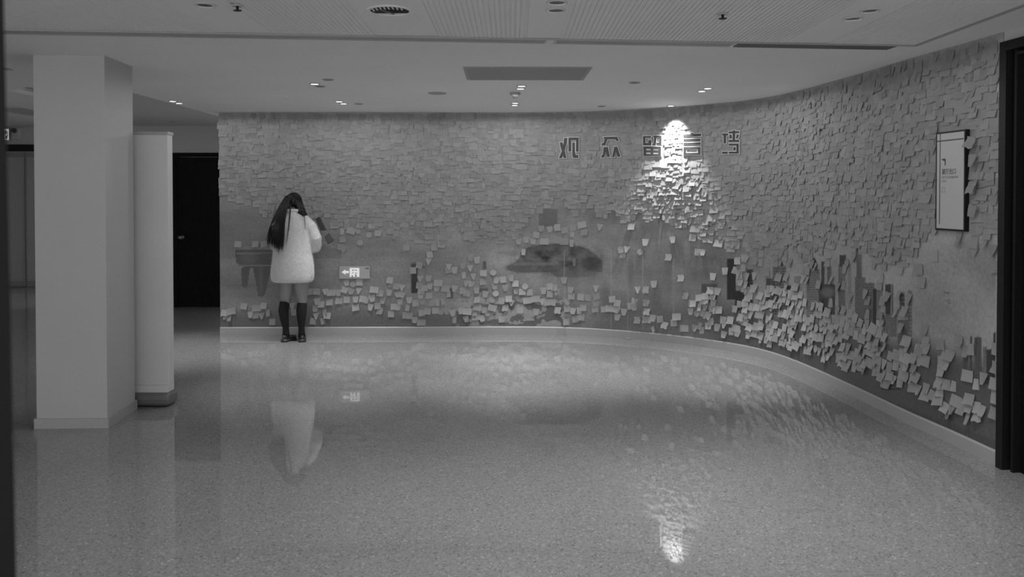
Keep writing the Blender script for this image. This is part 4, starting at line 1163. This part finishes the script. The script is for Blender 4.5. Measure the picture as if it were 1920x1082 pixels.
# socks and shoes
for sx, u_k, u_c, u_a, tv in ((-1, 533.5, 532, 536, 566), (1, 566, 565.8, 565.5, 568.5)):
    bm = bmesh.new()
    zt_ = pz(tv)
    tube(bm, [(px(u_k), .018, zt_), (px(u_k), .016, zt_ - .012), (px(u_c), -.002, pz(583)), (px((u_c * .6 + u_a * .4)), -.002, pz(598)), (px(u_a), .003, pz(614)), (px(u_a), .006, pz(624)), (px(u_a), .01, pz(632))],
         [.0535, .0545, .0560, .047, .034, .036, .042], 20)
    obj('knee_sock', bm, M['sock'], per, True)
    toe = px(u_a) + (.056 if sx < 0 else -.034)
    heel = px(u_a) + (-.018 if sx < 0 else .022)
    d_ = Vector((toe - heel, .22, 0)).normalized(); sd = Vector((d_.y, -d_.x, 0))
    h0 = Vector((heel, -.060, 0))
    def outline(z_, k, l0=0, l1=1.0):
        pts_ = []
        for t_ in np.linspace(0, 2 * math.pi, 28, endpoint=False):
            a_ = .5 - .5 * math.cos(t_); wd = (.034 + .012 * a_) * math.sin(t_) * k
            q = h0 + d_ * (.255 * a_ * (l1 - l0) + l0 * .255) + sd * wd; pts_.append((q.x, q.y, z_(a_) if callable(z_) else z_))
        return pts_
    bm = bmesh.new(); loft(bm, [outline(0.0, 1.03), outline(.012, 1.06), outline(.022, 1.04)])
    sole = obj('shoe', bm, M['shoe'], per, True)
    # heel block, upper
    bm = bmesh.new()
    loft(bm, [outline(.020, 1.0), outline(lambda a_: .034 + .006 * (1 - a_), .99, 0, .99), outline(lambda a_: .058 - .016 * a_, .93, .01, .95), outline(lambda a_: .074 - .022 * a_, .72, .04, .80)])
    obj('shoe_upper', bm, M['shoe'], per, True)
    bm = bmesh.new(); loft(bm, [outline(.0, 1.12, -.01, .30), outline(.028, 1.08, -.01, .30)]); obj('shoe_heel', bm, M['shoe'], per, True)
# hair: cap plus falling locks
bm = bmesh.new()
ball(bm, hc + Vector((0, -.008, .008)), (.090, .098, .096), 26)
tube(bm, [hc + Vector((-.05, -.05, .0)), (px(530), -.03, pz(405)), (px(526), -.115, pz(425)), (px(527), -.135, pz(446))], [(.055, .04), (.062, .04), (.075, .022), (.050, .010)], 14)
tube(bm, [hc + Vector((.045, -.02, .0)), (px(566), -.01, pz(397)), (px(573), .03, pz(405)), (px(572), .10, pz(425))], [(.05, .045), (.045, .035), (.032, .025), (.02, .012)], 14)
fused('hair', bm, M['hair'], per, .009, 4)
bm = bmesh.new()
def bez(P, n=12):
    P = [Vector(p) for p in P]; out = []
    for i in range(n + 1):
        t_ = i / n; Q = P[:]
        while len(Q) > 1: Q = [Q[k].lerp(Q[k + 1], t_) for k in range(len(Q) - 1)]
        out.append(Q[0])
    return out
rnd = random.Random(5)
def lock(a, mid, b_, r0):
    pts_ = bez([a, a.lerp(mid[0], .5) + Vector((0, 0, .03)), mid[0], mid[1], b_], 11)
    tube(bm, pts_, [r0, r0 * 1.1, r0 * 1.1, r0, r0, r0 * .95, r0 * .9, r0 * .8, r0 * .7, r0 * .55, r0 * .35, r0 * .12], 4)
for k in range(330):
    f = rnd.random()
    ue = 509 + f * 32 + rnd.gauss(0, .8); ve = float(np.interp(f, [0, .3, .7, 1], [452, 458, 466, 463])) + rnd.gauss(0, 4)
    a = hc + Vector((-.055 + f * .05 + rnd.gauss(0, .008), -.02 - f * .05, .080 - abs(f - .6) * .03))
    um = 519 + f * 22; uq = 512 + f * 29
    dep = -.12 - rnd.random() * .035
    lock(a, [Vector((px(um), -.045 - .05 * f - rnd.random() * .02, pz(398))), Vector((px(uq), dep, pz(425)))], Vector((px(ue), dep - .018, pz(ve))), .0036)
for k in range(150):      # right side, sweeping forward over the shoulder
    f = rnd.random()
    ue = 563 + f * 13; a = hc + Vector((.0 + f * .06, -.05 + f * .03, .082 - f * .02))
    lock(a, [Vector((px(560 + f * 12), -.055 + .03 * f, pz(380 + 4 * f))), Vector((px(562 + f * 12), -.03 + .02 * f, pz(397)))], Vector((px(ue + 1), .02 + .03 * f, pz(407 + 5 * f + rnd.gauss(0, 2)))), .0036)
for k in range(9):        # thin loose strand down the middle of the back
    j = rnd.gauss(0, .6)
    lock(hc + Vector((.0, -.08, .03)), [Vector((px(549 + j), -.085, pz(396))), Vector((px(552.5 + j), -.150, pz(420)))], Vector((px(545 + j), -.162, pz(460 + 3 * j))), .0022)
for k in range(9):        # strand over the right shoulder
    j = rnd.gauss(0, .7)
    lock(hc + Vector((.06, -.04, .0)), [Vector((px(573 + j), -.03, pz(398))), Vector((px(578 + j), -.10, pz(410)))], Vector((px(579 + j), -.118, pz(432 + 3 * j))), .0022)
hl = obj('hair_locks', bm, M['hair'], per, True); hl['kind'] = 'stuff'
